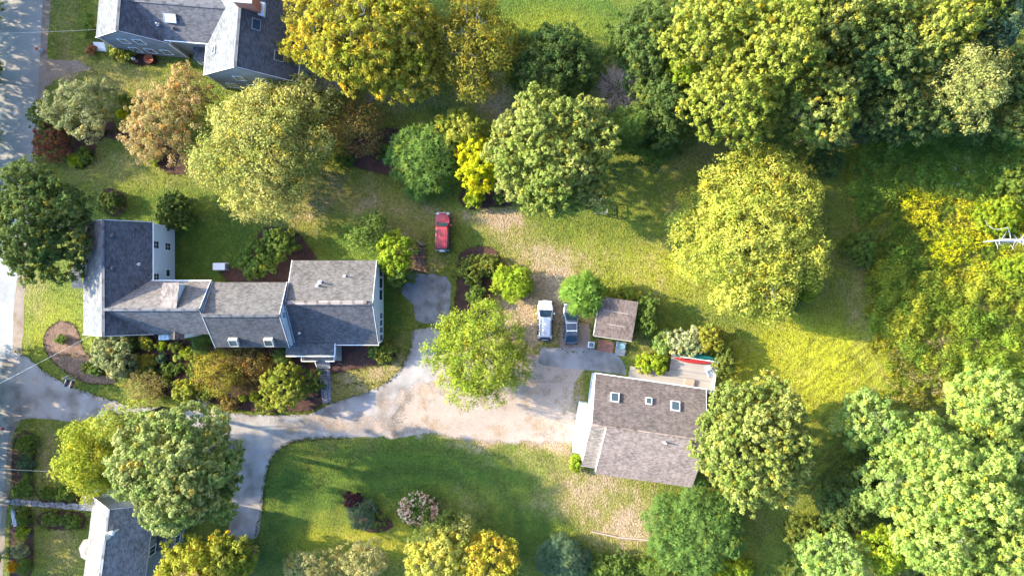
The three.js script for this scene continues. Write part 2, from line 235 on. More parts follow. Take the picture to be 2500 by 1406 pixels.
const beds = [
  [[[150, 783], [182, 797], [195, 830], [203, 857], [228, 877], [224, 900], [276, 925], [280, 934], [240, 938], [205, 933], [168, 914], [125, 880], [107, 850], [105, 822], [120, 797]], mulchPale],
  [[[262, 812], [380, 815], [515, 842], [690, 850], [738, 862], [742, 885], [782, 888], [792, 940], [786, 985], [768, 1000], [700, 1006], [600, 1003], [540, 990], [480, 978], [420, 972], [340, 930], [300, 918], [280, 880]], mulch],
  [[[800, 846], [925, 842], [966, 856], [958, 884], [900, 896], [850, 905], [806, 910]], mulch],
  [[[600, 640], [640, 560], [700, 560], [728, 572], [752, 600], [772, 636], [716, 645], [706, 692], [560, 690], [540, 662]], mulch],
  [[[246, 470], [270, 460], [296, 472], [306, 492], [300, 515], [276, 528], [252, 515], [240, 492]], mulch],
  [[[186, 322], [240, 300], [272, 270], [300, 290], [330, 340], [372, 392], [410, 422], [456, 424], [470, 400], [440, 380], [360, 320]], mulch],
  [[[150, 330], [270, 292], [282, 310], [240, 350], [218, 398], [200, 412], [168, 402]], mulch],
  [[[846, 352], [900, 326], [950, 312], [992, 330], [980, 390], [966, 424], [930, 424], [880, 412], [848, 396]], mulch],
  [[[1116, 690], [1116, 645], [1130, 614], [1165, 602], [1205, 608], [1224, 640], [1210, 680], [1200, 715], [1190, 770], [1114, 772]], mulch],
  [[[1120, 480], [1160, 440], [1220, 440], [1250, 470], [1250, 498], [1200, 506], [1140, 508]], mulch],
  [[[978, 600], [1036, 605], [1040, 640], [1042, 664], [1006, 664], [976, 680], [930, 660]], mulchPale],
  [[[290, 112], [372, 130], [384, 152], [345, 160], [308, 150], [270, 140]], mulch],
  [[[40, 1060], [82, 1060], [78, 1160], [72, 1206], [38, 1206]], mulch], [[[95, 1196], [205, 1204], [205, 1222], [92, 1218]], mulch], [[[92, 1256], [205, 1256], [204, 1286], [92, 1282]], mulch], [[[34, 1246], [70, 1246], [66, 1420], [30, 1420]], mulch],
  [[[850, 1212], [885, 1214], [930, 1250], [960, 1285], [900, 1300], [856, 1270]], mulch],
];
for (const [p, m] of beds) struct('mulch_bed', sheet(outline(p, .07, true, .25), .006), m);
// spade-cut edge round the kidney-shaped bed
struct('lawn_edge', outline(beds[0][0], .07, true, .4).map((p, i, a) => { const q = a[(i + 1) % a.length]; return bar(V(p[0], .0, p[1]), V(q[0], .0, q[1]), .07, .05); }), mat(lin(.08, .05, .035), 1));
// flagstone walks, every stone on its own
function stoneWalk(a, b, c, d, across, along, tint) {
  const w = struct('stone_path', sheet([a, b, c, d].map((p) => [p.x, p.z]), .008), mat(lin(.14, .12, .1), 1, { map: mulchMap }));
  const mats = tint.map((k) => mat(lin(...k), .85, { map: flagMap, bumpMap: flagMap, bumpScale: .02 })), at = (u, v) => a.clone().lerp(b, u).lerp(d.clone().lerp(c, u), v);
  const jit = (i, j) => [clamp((i + (i > 0 && i < across ? rr(-.36, .36) : 0)) / across), clamp((j + rr(-.34, .34) + (i % 2) * .4) / along)];
  const grid = []; for (let j = 0; j <= along; j++) { grid.push([]); for (let i = 0; i <= across; i++) grid[j].push(jit(i, j)); }
  for (let j = 0; j < along; j++) for (let i = 0; i < across; i++) {
    const q = [grid[j][i], grid[j][i + 1], grid[j + 1][i + 1], grid[j + 1][i]], cu = q.reduce((s, p) => s + p[0], 0) / 4, cv = q.reduce((s, p) => s + p[1], 0) / 4, h = rr(.05, .075), k = .9;
    const pts = []; for (let e = 0; e < 4; e++) for (const t of [.12, .88]) { const A = q[e], B = q[(e + 1) % 4]; pts.push(at(cu + (A[0] + (B[0] - A[0]) * t - cu) * k, cv + (A[1] + (B[1] - A[1]) * t - cv) * k)); }
    const g = new THREE.BufferGeometry(), pos = [], uv = [], C = at(cu, cv);
    const put = (p, y) => { pos.push(p.x, y, p.z); uv.push(p.x, p.z + y); };
    for (let e = 0; e < 8; e++) { const A = pts[e], B = pts[(e + 1) % 8]; put(C, h + .004); put(B, h); put(A, h); put(A, h); put(B, h); put(B, .006); put(A, h); put(B, .006); put(A, .006); }
    g.setAttribute('position', new THREE.Float32BufferAttribute(pos, 3)); g.setAttribute('uv', new THREE.Float32BufferAttribute(uv, 2)); g.computeVertexNormals();
    const m = new THREE.Mesh(g, mats[Math.floor(R() * mats.length)]); m.name = 'stone'; m.castShadow = m.receiveShadow = true; w.add(m);
  }
}
reseed(5);
const greys = [[.3, .3, .31], [.25, .25, .265], [.34, .33, .33], [.22, .225, .24]];
stoneWalk(P(778, 900), P(806, 900), P(809, 984), P(786, 986), 3, 11, greys);
stoneWalk(P(8, 1215), P(218, 1230), P(218, 1248), P(10, 1231), 15, 2, greys.map((c) => c.map((k) => k * 1.15)));

// ---------------------------------------------------------------- building parts
function gable(g, o) {
  const { axis, s, e, a, b, r, ha, hb, hr, ov = .25, rk = .15, wall = M.clap, roofA, roofB, skipA, skipB, gut } = o;
  const at = (c, h, k) => axis === 'z' ? V(c, h, k) : V(k, h, c), lift = .17;
  const prof = axis === 'z' ? [[a, 0], [b, 0], [b, hb], [r, hr], [a, ha]] : [[a, 0], [b, 0], [b, hb], [r, hr], [a, ha]];
  part('wall', prism(prof, axis, s, e), wall, g);
  const side = (c, h, rm) => {
    const k = ov / Math.abs(c - r), ec = c + (c - r) * k, eh = h + (h - hr) * k;
    let q = [at(r, hr + lift, s - rk), at(r, hr + lift, e + rk), at(ec, eh + lift, e + rk), at(ec, eh + lift, s - rk)];
    const n = q[1].clone().sub(q[0]).cross(q[3].clone().sub(q[0])); if (n.y < 0) q = [q[1], q[0], q[3], q[2]];
    part('roof', slab(...q, .14, (c < r ? 1.7 : 0) + s), rm, g);
    for (const [z, d] of [[s - rk, -1], [e + rk, 1]]) { const off = -d * .06; part('rake_board', bar(at(r, hr + lift - .1, z + off), at(ec, eh + lift - .1, z + off), .05, .2), M.trim, g); }
    const out = Math.sign(c - r), gt = gut && (gut === true || (gut < 0) === (c < r)), g0 = o.gutS !== undefined && c > r ? o.gutS : s - rk;
    part('fascia', bar(at(ec - out * .05, eh - .02, s - rk), at(ec - out * .05, eh - .02, e + rk), .05, .18), M.trim, g);
    if (gt) part('gutter', bar(at(ec + out * .05, eh + .08, g0), at(ec + out * .05, eh + .08, e + rk), .1, .1), M.gutter, g);
  };
  if (!skipA) side(a, ha, roofA ?? M.roofGrey);
  if (!skipB) side(b, hb, roofB ?? roofA ?? M.roofGrey);
  part('ridge_cap', bar(at(r, hr + lift + .02, s - rk), at(r, hr + lift + .02, e + rk), .3, .05), roofB ?? roofA ?? M.roofGrey, g);
}
// a window in a wall that faces +z turned by face; w x h metres, with glazing bars
function windowIn(g, p, face, w, h, cols = 2, rows = 2, pane = M.pane, trimMat = M.trim) {
  const t = { z: 0, x: Math.PI / 2, '-z': Math.PI, '-x': -Math.PI / 2 }[face], f = [box(w + .2, .1, .08, 0, h / 2 + .05), box(w + .26, .08, .12, 0, -h / 2 - .04), box(.1, h, .08, -w / 2 - .05), box(.1, h, .08, w / 2 + .05)];
  for (let i = 1; i < cols; i++) f.push(box(.03, h, .05, -w / 2 + w * i / cols)); for (let i = 1; i < rows; i++) f.push(box(w, i * 2 === rows ? .05 : .03, .052, 0, -h / 2 + h * i / rows));
  const m = part('window', merge(f), trimMat, g); m.position.copy(p); m.rotation.y = t; part('pane', box(w, h, .03), pane, m); return m;
}
// a roof window lying on a slope: U runs along the ridge, D down the slope
function skylight(g, p, U, D, w, l, tall = .18, pane = M.skyPane, frame = M.trim) {
  const u = U.clone().normalize(), d = D.clone().normalize(); let n = d.clone().cross(u); if (n.y < 0) { n.negate(); u.negate(); }
  const m = part('skylight', merge([box(w, tall, .065, 0, tall / 2, l / 2), box(w, tall, .065, 0, tall / 2, -l / 2), box(.065, tall, l - .065, w / 2 - .033, tall / 2, 0), box(.065, tall, l - .065, -w / 2 + .033, tall / 2, 0)]), frame, g);
  const q = new THREE.Matrix4().makeBasis(u, n, d); m.quaternion.setFromRotationMatrix(q); m.position.copy(p);
  part('pane', box(w - .13, .04, l - .065, 0, tall - .05, 0), pane, m); return m;
}
const localTo = (g) => { g.updateMatrixWorld(true); const inv = g.matrixWorld.clone().invert(); return (px, py, h = 0) => P(px, py, h).applyMatrix4(inv); };
const vent = (g, p, r = .22, h = .32, m = M.metal, name = 'roof_vent') => { const v = part(name, merge([cyl(r * .7, r * .8, h, 0, h / 2, 0), cyl(r * .4, r, h * .45, 0, h * 1.1, 0)]), m, g); v.position.copy(p); return v; };
const pipe = (g, p, r, h, m = M.white) => { const v = part('vent_pipe', merge([cyl(r, r, h, 0, h / 2, 0), cyl(r * 2, r * 2.2, .08, 0, .06, 0)]), m, g); v.position.copy(p); return v; };

// ---------------------------------------------------------------- the long house
{
  const B0 = V(-30, 0, 2.5), g = thing('long_house', 'long white clapboard house of four joined grey-roofed sections beside the road', 'house', B0);
  const l = localTo(g), dx = 30, dz = -2.5;
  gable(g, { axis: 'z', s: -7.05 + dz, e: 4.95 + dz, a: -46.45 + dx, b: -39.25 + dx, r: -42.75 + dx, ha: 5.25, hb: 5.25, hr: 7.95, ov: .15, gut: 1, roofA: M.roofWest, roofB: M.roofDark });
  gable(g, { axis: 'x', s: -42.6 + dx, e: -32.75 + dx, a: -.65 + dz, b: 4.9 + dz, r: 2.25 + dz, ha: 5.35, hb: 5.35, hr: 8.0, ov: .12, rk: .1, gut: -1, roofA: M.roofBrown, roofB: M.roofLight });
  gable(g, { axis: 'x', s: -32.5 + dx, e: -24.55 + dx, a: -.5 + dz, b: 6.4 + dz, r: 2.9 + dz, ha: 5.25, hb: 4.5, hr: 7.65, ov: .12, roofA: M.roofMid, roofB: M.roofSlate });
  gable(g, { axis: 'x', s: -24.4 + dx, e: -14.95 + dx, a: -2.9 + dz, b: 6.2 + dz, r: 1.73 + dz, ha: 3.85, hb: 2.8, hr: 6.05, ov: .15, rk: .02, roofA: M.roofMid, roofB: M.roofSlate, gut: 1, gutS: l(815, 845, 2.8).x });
  // dormer on the second section
  part('wall', prism([[2.1 + dz, 7.95], [-.35 + dz, 5.5], [-.35 + dz, 7.3]], 'x', -36.75 + dx, -35.25 + dx), M.clap, g, 'white cheeked dormer on the north roof slope');
  part('roof', slab(V(-36.9 + dx, 7.5, -.55 + dz), V(-36.9 + dx, 8.2, 2.25 + dz), V(-35.1 + dx, 8.2, 2.25 + dz), V(-35.1 + dx, 7.5, -.55 + dz), .13), M.roofTan, g);
  windowIn(g, V(-36 + dx, 6.75, -.37 + dz), '-z', .9, .7);
  // porch, porch roof, entry roofs
  const pr = [l(697, 838, 3.02), l(816, 838, 3.02), l(816, 868, 2.5), l(697, 868, 2.5)];
  part('porch_roof', slab(pr[1], pr[0], pr[3], pr[2], .12), M.roofSlate, g); part('gutter', [bar(pr[3].clone().add(V(0, -.04, .07)), pr[2].clone().add(V(0, -.04, .07)), .13, .11), bar(pr[1].clone().add(V(.05, -.04, 0)), pr[2].clone().add(V(.05, -.04, 0)), .08, .14)], M.gutter, g);
  for (const px of [741, 777, 812]) { const q = l(px, 866, 1.4); part('porch_post', box(.13, 2.1, .13, q.x, 1.3, q.z), M.trim, g); }
  const d0 = l(741, 845, .45), d1 = l(832, 881, .45);
  for (let x = d0.x; x < d1.x; x += .19) part('deck_board', box(.175, .05, d1.z - d0.z, x + .09, .45, (d0.z + d1.z) / 2), M.wood, g);
  part('porch_skirt', box(d1.x - d0.x - .1, .38, d1.z - d0.z - .1, (d0.x + d1.x) / 2, .2, (d0.z + d1.z) / 2), M.wood, g);
  const rail = (p, q, h = .9, name = 'railing') => { const top = V(0, h, 0), f = [bar(p.clone().add(top), q.clone().add(top), .09, .06), bar(p.clone().add(V(0, .12, 0)), q.clone().add(V(0, .12, 0)), .05, .05)]; const n = Math.max(2, Math.round(p.distanceTo(q) / .16)); for (let i = 0; i <= n; i++) { const c = p.clone().lerp(q, i / n), k = i === 0 || i === n; f.push(box(k ? .1 : .035, h, k ? .1 : .035, c.x, c.y + h / 2, c.z)); } return part(name, f, M.trim, g); };
  const r0 = l(741, 880, .47), r1 = l(776, 880, .47), r2 = l(800, 880, .47), r3 = l(820, 880, .47), r4 = l(820, 848, .47), r5 = l(741, 850, .47);
  rail(r0, r1); rail(r2, r3); rail(r4, r3); rail(r5, r0);
  for (let i = 0; i < 4; i++) { const q = l(833 + i * 3.2, 862, .2); part('step', box(.18, .42 - i * .1, 1.5, q.x - .6, .21 - i * .05, q.z), M.wood, g); }
  for (let i = 0; i < 3; i++) { const q = l(789, 884 + i * 6.5, .3); part('step', box(1.45, .36 - i * .11, .31, q.x, .18 - i * .055, q.z), M.concrete, g); }
  part('handrail', [bar(l(767, 881, 1.25), l(776, 904, .85), .09, .07), bar(l(776, 904, 0), l(776, 904, .87), .09, .09), bar(l(767, 881, .3), l(767, 881, 1.25), .09, .09)], M.trim, g);
  { const c = l(429, 815, 5.4), w = .82, z0 = c.z - 1.0, z1 = c.z + .62; part('entry_roof', slab(V(c.x, 5.75, z0), V(c.x, 5.75, z1), V(c.x + w, 5.2, z1), V(c.x + w, 5.2, z0), .1), M.roofBarn, g, 'small brown gabled roof over the south entry'); part('entry_roof', slab(V(c.x, 5.75, z1), V(c.x, 5.75, z0), V(c.x - w, 5.2, z0), V(c.x - w, 5.2, z1), .1), M.roofBarn, g, 'small brown gabled roof over the south entry'); part('entry_wall', prism([[c.x - .7, 0], [c.x + .7, 0], [c.x + .7, 5.1], [c.x, 5.55], [c.x - .7, 5.1]], 'z', z0 + .3, z1 - .12), M.clap, g); }
  { const c = l(192, 674, 2.8); part('entry_roof', [slab(V(c.x - .7, 3.4, c.z), V(c.x + .5, 3.4, c.z), V(c.x + .5, 2.7, c.z + 1.3), V(c.x - .7, 2.7, c.z + 1.3), .1), slab(V(c.x + .5, 3.4, c.z), V(c.x - .7, 3.4, c.z), V(c.x - .7, 2.7, c.z - 1.3), V(c.x + .5, 2.7, c.z - 1.3), .1)].map((q) => q), M.roofBlue, g); for (const s of [-1, 1]) part('entry_post', box(.12, 2.6, .12, c.x - .55, 1.3, c.z + s * 1.1), M.trim, g); }
  // windows
  const ex = -39.25 + dx + .03;
  for (const [h, z] of [[4.35, -4.75], [1.75, -4.7], [4.3, -1.2]]) windowIn(g, V(ex, h, z + dz), 'x', .75, 1.15, 2, 2); windowIn(g, V(ex, 1.7, -1.7 + dz), 'x', .7, .8, 1, 1);
  windowIn(g, V(-24.55 + dx + .03, 6.15, 2.9 + dz), 'x', .6, .9, 2, 4);
  const dxw = -14.95 + dx + .03;
  for (let i = 0; i < 4; i++) windowIn(g, V(dxw, 1.75, 3.15 + i * .82 + dz), 'x', .62, 1.5, 1, 2);
  for (let i = 0; i < 3; i++) windowIn(g, V(dxw, 1.9, -1.9 + i * 1.35 + dz), 'x', 1.1, 1.9, 1, 1);
  for (let i = 0; i < 3; i++) windowIn(g, V(-31 + i * 2.4 + dx, 3, 6.43 + dz), 'z', .9, 1.3); for (let i = 0; i < 3; i++) windowIn(g, V(-44.8 + i * 2 + dx, 1.8, 4.98 + dz), 'z', .8, 1.3);
  for (let i = 0; i < 3; i++) windowIn(g, V(-22 + i * 2.4 + dx, 1.6, -2.93 + dz), '-z', .9, 1.2); for (let i = 0; i < 3; i++) windowIn(g, V(-45 + i * 2 + dx, 1.8, -7.08 + dz), '-z', .8, 1.3);
  for (let i = 0; i < 4; i++) for (const h of [1.7, 4.2]) windowIn(g, V(-46.48 + dx, h, -5.4 + i * 3 + dz), '-x', .8, 1.3);
  // roof furniture
  const onC = (px, py) => { let h = 5; for (let i = 0; i < 6; i++) { const z = P(px, py, h).z; h = 7.65 - (z - 2.9) * (7.65 - 4.5) / 3.5 + .17; } return l(px, py, h); };
  for (const px of [571, 657]) skylight(g, onC(px, 832), V(1, 0, 0), V(0, -.9, 1), .95, .95, .42, M.skyPane, mat(lin(.6, .57, .5), .7));
  const onD = (px, py) => { let h = 5; for (let i = 0; i < 8; i++) { const z = P(px, py, h).z; h = z < 1.73 ? 6.05 - (1.73 - z) * 2.2 / 4.63 + .17 : 6.05 - (z - 1.73) * 3.25 / 4.47 + .17; } return l(px, py, h); };
  pipe(g, onD(781, 689), .1, .75); pipe(g, onD(774, 697), .09, .55); pipe(g, onD(841, 674), .07, .6); vent(g, onD(731, 813), .16, .25, M.white);
  { const p = V(-24.1 + dx, 6.28, 1.55 + dz), q = V(-15.6 + dx, 6.28, 1.55 + dz); part('ridge_vent', bar(p, q, .42, .12), M.roofTan, g); }
  const onA = (px, py) => { let h = 7; for (let i = 0; i < 8; i++) { const x = P(px, py, h).x; h = 7.95 - Math.abs(x + 42.75) * 2.7 / 3.55 + .15; } return l(px, py, h); };
  vent(g, onA(275, 576), .3, .3, M.darkMetal); vent(g, onA(276, 655), .3, .3, M.darkMetal); pipe(g, onA(339, 645), .08, .4, M.metal); pipe(g, onA(204, 647), .08, .4, M.metal);
  // down-pipes
  part('downpipe', cyl(.05, .05, 3, -14.85 + dx, 1.6, 6.1 + dz), M.trim, g); part('downpipe', cyl(.05, .05, 5, -39.15 + dx, 2.5, -7 + dz), M.trim, g);
}

// ---------------------------------------------------------------- neighbours' shingled house
{
  const g = thing('shingled_house', 'grey shingled house with a white-lit roof and brick chimney beside the yellow tree', 'house', P(500, 105), -.082), l = localTo(g);
  const A = l(284, 72, 8), aw = l(234, 84, 5.2).x, W = M.greyWall;
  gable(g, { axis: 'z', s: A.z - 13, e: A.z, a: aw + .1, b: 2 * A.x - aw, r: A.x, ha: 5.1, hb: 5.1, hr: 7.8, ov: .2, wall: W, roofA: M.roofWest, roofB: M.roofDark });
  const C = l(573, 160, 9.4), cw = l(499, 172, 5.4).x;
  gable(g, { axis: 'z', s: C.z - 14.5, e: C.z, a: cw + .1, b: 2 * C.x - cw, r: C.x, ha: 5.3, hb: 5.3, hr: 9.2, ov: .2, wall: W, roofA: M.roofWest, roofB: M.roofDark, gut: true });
  const eb = l(430, 94, 5.6).z, rz = l(430, 10, 7.4).z;
  gable(g, { axis: 'x', s: A.x, e: C.x - 1.5, a: 2 * rz - eb, b: eb - .1, r: rz, ha: 5.5, hb: 5.5, hr: 7.3, ov: .3, wall: W, roofA: M.roofGrey, gut: true });
  { const q = l(487, 127, 3), w = part('entry_roof', slab(V(q.x - .8, 3, q.z - 1.1), V(q.x - .8, 2.8, q.z + 1), V(q.x + .8, 2.8, q.z + 1), V(q.x + .8, 3, q.z - 1.1), .12), M.roofDark, g); part('entry_wall', box(1.5, 2.65, 1.7, q.x, 1.33, q.z - .1), W, g); windowIn(g, V(q.x - .4, 1.6, q.z + .78), 'z', .5, .9); }
  const sz = A.z + .03, b1 = 2 * A.x - aw;
  for (const f of [.3, .52, .76]) windowIn(g, V(aw + (b1 - aw) * f, 1.6, sz), 'z', .85, 1.25); windowIn(g, V(A.x + .5, 4.6, sz), 'z', .85, 1.2); windowIn(g, V(A.x - 1.3, 4.4, sz), 'z', .8, 1.1);
  part('corner_board', box(.14, 5, .14, aw + .1, 2.5, A.z + .02), M.trim, g); part('corner_board', box(.14, 5, .14, b1 - .07, 2.5, A.z + .02), M.trim, g);
  const cz = C.z + .03, cb = 2 * C.x - cw;
  for (const f of [.16, .4, .62, .85]) windowIn(g, V(cw + (cb - cw) * f, 1.7, cz), 'z', .9, 1.4); for (const f of [.36, .62]) windowIn(g, V(cw + (cb - cw) * f, 4.8, cz), 'z', .9, 1.3);
  for (let i = 0; i < 5; i++) { windowIn(g, V(cb + .03, 1.6, C.z - 1.2 - i * 1.7), 'x', 1, 1.6, 1, 1); windowIn(g, V(cb + .03, 4.3, C.z - 1.2 - i * 1.7), 'x', .9, 1.2, 1, 1); }
  part('corner_board', box(.14, 5.2, .14, cw + .1, 2.6, C.z + .02), M.trim, g); part('corner_board', box(.14, 5.2, .14, cb - .05, 2.6, C.z + .02), M.trim, g);
  const sl = (9.2 - 5.3) / (C.x - cw - .1), on = (px, py) => { let h = 7; for (let i = 0; i < 8; i++) h = 9.2 - Math.abs(l(px, py, h).x - C.x) * sl + .18; return l(px, py, h); };
  skylight(g, on(624, 60), V(0, 0, 1), V(1, -sl, 0), 1.15, .85, .14, M.pane, mat(lin(.3, .3, .28), .6)); skylight(g, on(680, 137), V(0, 0, 1), V(1, -sl, 0), 1.1, 1, .14, M.pane, mat(lin(.3, .3, .28), .6)); skylight(g, on(522, 122), V(0, 0, 1), V(-1, -sl, 0), .9, .55, .14, M.pane);
  const lk = (px, py) => { let h = 6; for (let i = 0; i < 8; i++) h = 7.3 - (l(px, py, h).z - rz) * (1.8 / (eb - .1 - rz)) + .18; return l(px, py, h); };
  skylight(g, lk(415, 44), V(1, 0, 0), V(0, -.45, 1), 1.35, .85, .2, M.palePane, M.metal); pipe(g, lk(385, 60), .08, .5, M.metal); pipe(g, lk(421, 69), .1, .25, M.darkMetal);
  { const q = on(610, 14); const c = part('chimney', box(1.9, 3.2, 1, q.x, q.y + .5, q.z), M.brick, g); part('chimney_cap', [box(2.05, .14, 1.15, q.x, q.y + 2.17, q.z), box(.6, .12, .6, q.x - .4, q.y + 2.3, q.z)], mat(lin(.62, .6, .56), .8), c); part('flashing', box(2.3, .5, 1.4, q.x + .1, q.y - .75, q.z), M.trim, g); }
}
{
  const o = P(792, 190), g = thing('wooden_deck', 'weathered grey wooden deck behind the shingled house, partly under the yellow tree', 'deck', o, -.082), l = localTo(g), a = l(752, 150, .8), b = l(831, 224, .8);
  for (let x = a.x; x < b.x; x += .2) part('deck_board', box(.185, .05, b.z - a.z + rr(-.02, .02), x + .1, .8, (a.z + b.z) / 2), M.wood, g);
  part('deck_frame', box(b.x - a.x - .1, .7, b.z - a.z - .1, (a.x + b.x) / 2, .4, (a.z + b.z) / 2), M.wood, g);
  part('bench', [box(.4, .06, 3.4, a.x + .9, 1.25, (a.z + b.z) / 2), box(.3, .4, .1, a.x + .9, 1.02, a.z + .8), box(.3, .4, .1, a.x + .9, 1.02, b.z - .8)], M.woodWarm, g);
}

// ---------------------------------------------------------------- cottage at the lower left
{
  const g = thing('grey_cottage', 'grey-roofed cottage with cream-lit roof and white chimney under the big maple', 'house', P(285, 1335), -.124), l = localTo(g);
  const N = l(264, 1246, 7.9), aw = l(213, 1320, 5.2).x, bw = l(366, 1290, 5.2).x, r = N.x, s = N.z, e = s + 13;
  gable(g, { axis: 'z', s, e, a: aw + .15, b: bw - .15, r, ha: 5.1, hb: 5.1, hr: 7.75, ov: .18, wall: M.greyWall, roofA: M.roofCream, roofB: M.roofCottage });
  for (const k of [2.2, 5.4]) windowIn(g, V(bw - .12, 3.9, s + k), 'x', .9, 1.2, 2, 1); windowIn(g, V(bw - .12, 1.4, s + 5.4), 'x', .9, 1.2);
  { const q = l(402, 1308, 2.9), x1 = l(418, 1310, 2.8).x; part('wall', box(x1 - bw + .3, 2.7, 3.2, (x1 + bw) / 2, 1.35, q.z), M.greyWall, g); part('roof', slab(V(bw - .1, 3.2, q.z - 1.7), V(bw - .1, 3.2, q.z + 1.7), V(x1 + .2, 2.8, q.z + 1.7), V(x1 + .2, 2.8, q.z - 1.7), .12), M.roofDark, g); for (const k of [-.7, .7]) windowIn(g, V(x1 + .18, 1.7, q.z + k), 'x', .8, 1, 2, 1); }
  { const q = l(247, 1312, 8.6); part('chimney', box(.75, 3.2, .75, q.x, 7.2, q.z), mat(lin(.72, .7, .66), .8), g); part('chimney_cap', box(.9, .12, .9, q.x, 8.86, q.z), M.trim, g); const v = l(272, 1302, 8.3); part('roof_vent', merge([cyl(.1, .1, 1.3, v.x, 7.6, v.z), new THREE.SphereGeometry(.26, 16, 10).translate(v.x, 8.3, v.z)]), M.white, g); }
  { const q = l(219, 1343, 3), pts = []; for (let i = 0; i < 8; i++) pts.push([1.15 * Math.cos(i * Math.PI / 4 + .39), 1.0 * Math.sin(i * Math.PI / 4 + .39)]); const ball = new THREE.CylinderGeometry(1.15, 1.15, 2.9, 8).translate(q.x, 1.45, q.z); part('bay_wall', ball, M.greyWall, g); part('bay_roof', new THREE.CylinderGeometry(.12, 1.4, .5, 8).translate(q.x, 3.15, q.z), M.roofTan, g); }
  { const q = l(228, 1232, 2.8); part('porch_roof', slab(V(q.x - 1.4, 2.75, q.z - .9), V(q.x - 1.4, 2.75, q.z + .75), V(q.x + 1.4, 3, q.z + .75), V(q.x + 1.4, 3, q.z - .9), .12), M.roofLight, g); for (const k of [-1.2, 1.2]) part('porch_post', box(.12, 2.7, .12, q.x + k, 1.35, q.z - .75), M.trim, g); }
  part('downpipe', cyl(.05, .05, 5, bw - .05, 2.5, s + 3.9), M.darkMetal, g);
}

// ---------------------------------------------------------------- garage, its deck, the shed
const GT = -.143;
{
  const g = thing('garage', 'wide brown-roofed garage with three white skylights beside the gravel yard', 'garage', P(1580, 1056), GT), l = localTo(g);
  const a = l(1588, 932, 3.3).z, r = l(1578, 1055, 6.1).z, b = 2 * r - a, s = l(1449, 975, 4.4).x, e = l(1722, 1020, 4.6).x, sl = 2.8 / (r - a);
  gable(g, { axis: 'x', s, e, a: a + .25, b: b - .3, r, ha: 3.3 + .25 * sl, hb: 3.3 + .25 * sl, hr: 6.1, ov: .3, rk: .1, roofA: M.roofBarn, roofB: M.roofGarage, skipB: true, gut: -1 });
  const q = (x, z, k) => V(x, 6.27 - Math.abs(z - r) * sl + k, z);
  part('roof', slab(q(s + 1.55, r, .02), q(e + .1, r, .02).clone(), q(e + .1, b + .75, .02), q(s + 1.55, b + .75, .02), .14), M.roofGarage, g);
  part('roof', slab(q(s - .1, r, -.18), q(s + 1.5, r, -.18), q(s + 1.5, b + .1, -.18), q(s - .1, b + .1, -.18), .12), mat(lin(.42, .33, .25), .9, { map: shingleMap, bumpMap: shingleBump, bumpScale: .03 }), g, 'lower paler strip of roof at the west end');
  part('fascia', [bar(q(s + 1.52, r + .1, -.02), q(s + 1.52, b + .5, -.02), .05, .24), bar(q(s - .1, b + .16, -.2), q(s + 1.5, b + .16, -.2), .06, .16)], M.trim, g);
  { const w0 = l(1405, 1065, 2.5).x; part('side_roof', slab(V(s + .1, 2.9, r + 4.1), V(s + .1, 2.9, r - 1.6), V(w0, 2.4, r - 1.6), V(w0, 2.4, r + 4.1), .12), mat(lin(.44, .36, .3), .9, { map: shingleMap, bumpMap: shingleBump, bumpScale: .03 }), g, 'low pale lean-to roof along the west wall'); part('side_wall', box(s - w0 - .2, 2.3, 5.3, (s + w0) / 2, 1.15, r + 1.25), M.clap, g); part('fascia', bar(V(w0 - .03, 2.38, r - 1.6), V(w0 - .03, 2.38, r + 4.1), .05, .14), M.trim, g); }
  const on = (px, py) => { let h = 5; for (let i = 0; i < 8; i++) h = q(0, l(px, py, h).z, 0).y; return l(px, py, h); }, S1 = V(0, -sl, -1);
  for (const [px, py, w] of [[1501, 971, .92], [1584, 980, .66], [1649, 992, .96]]) skylight(g, on(px, py), V(1, 0, 0), S1, w, w * 1.05, .22, M.skyPane, M.white);
  pipe(g, on(1622, 1079), .09, .75);
  windowIn(g, V(s - .03, 1.6, r - 3.6), '-x', .9, 1.1); windowIn(g, V(s + 3, 1.6, a + .22), '-z', 1, 1.1); windowIn(g, V(e + .03, 1.7, r), 'x', 1, 1.2); windowIn(g, V(s + 5, 1.6, b - .27), 'z', 1, 1.1);
}
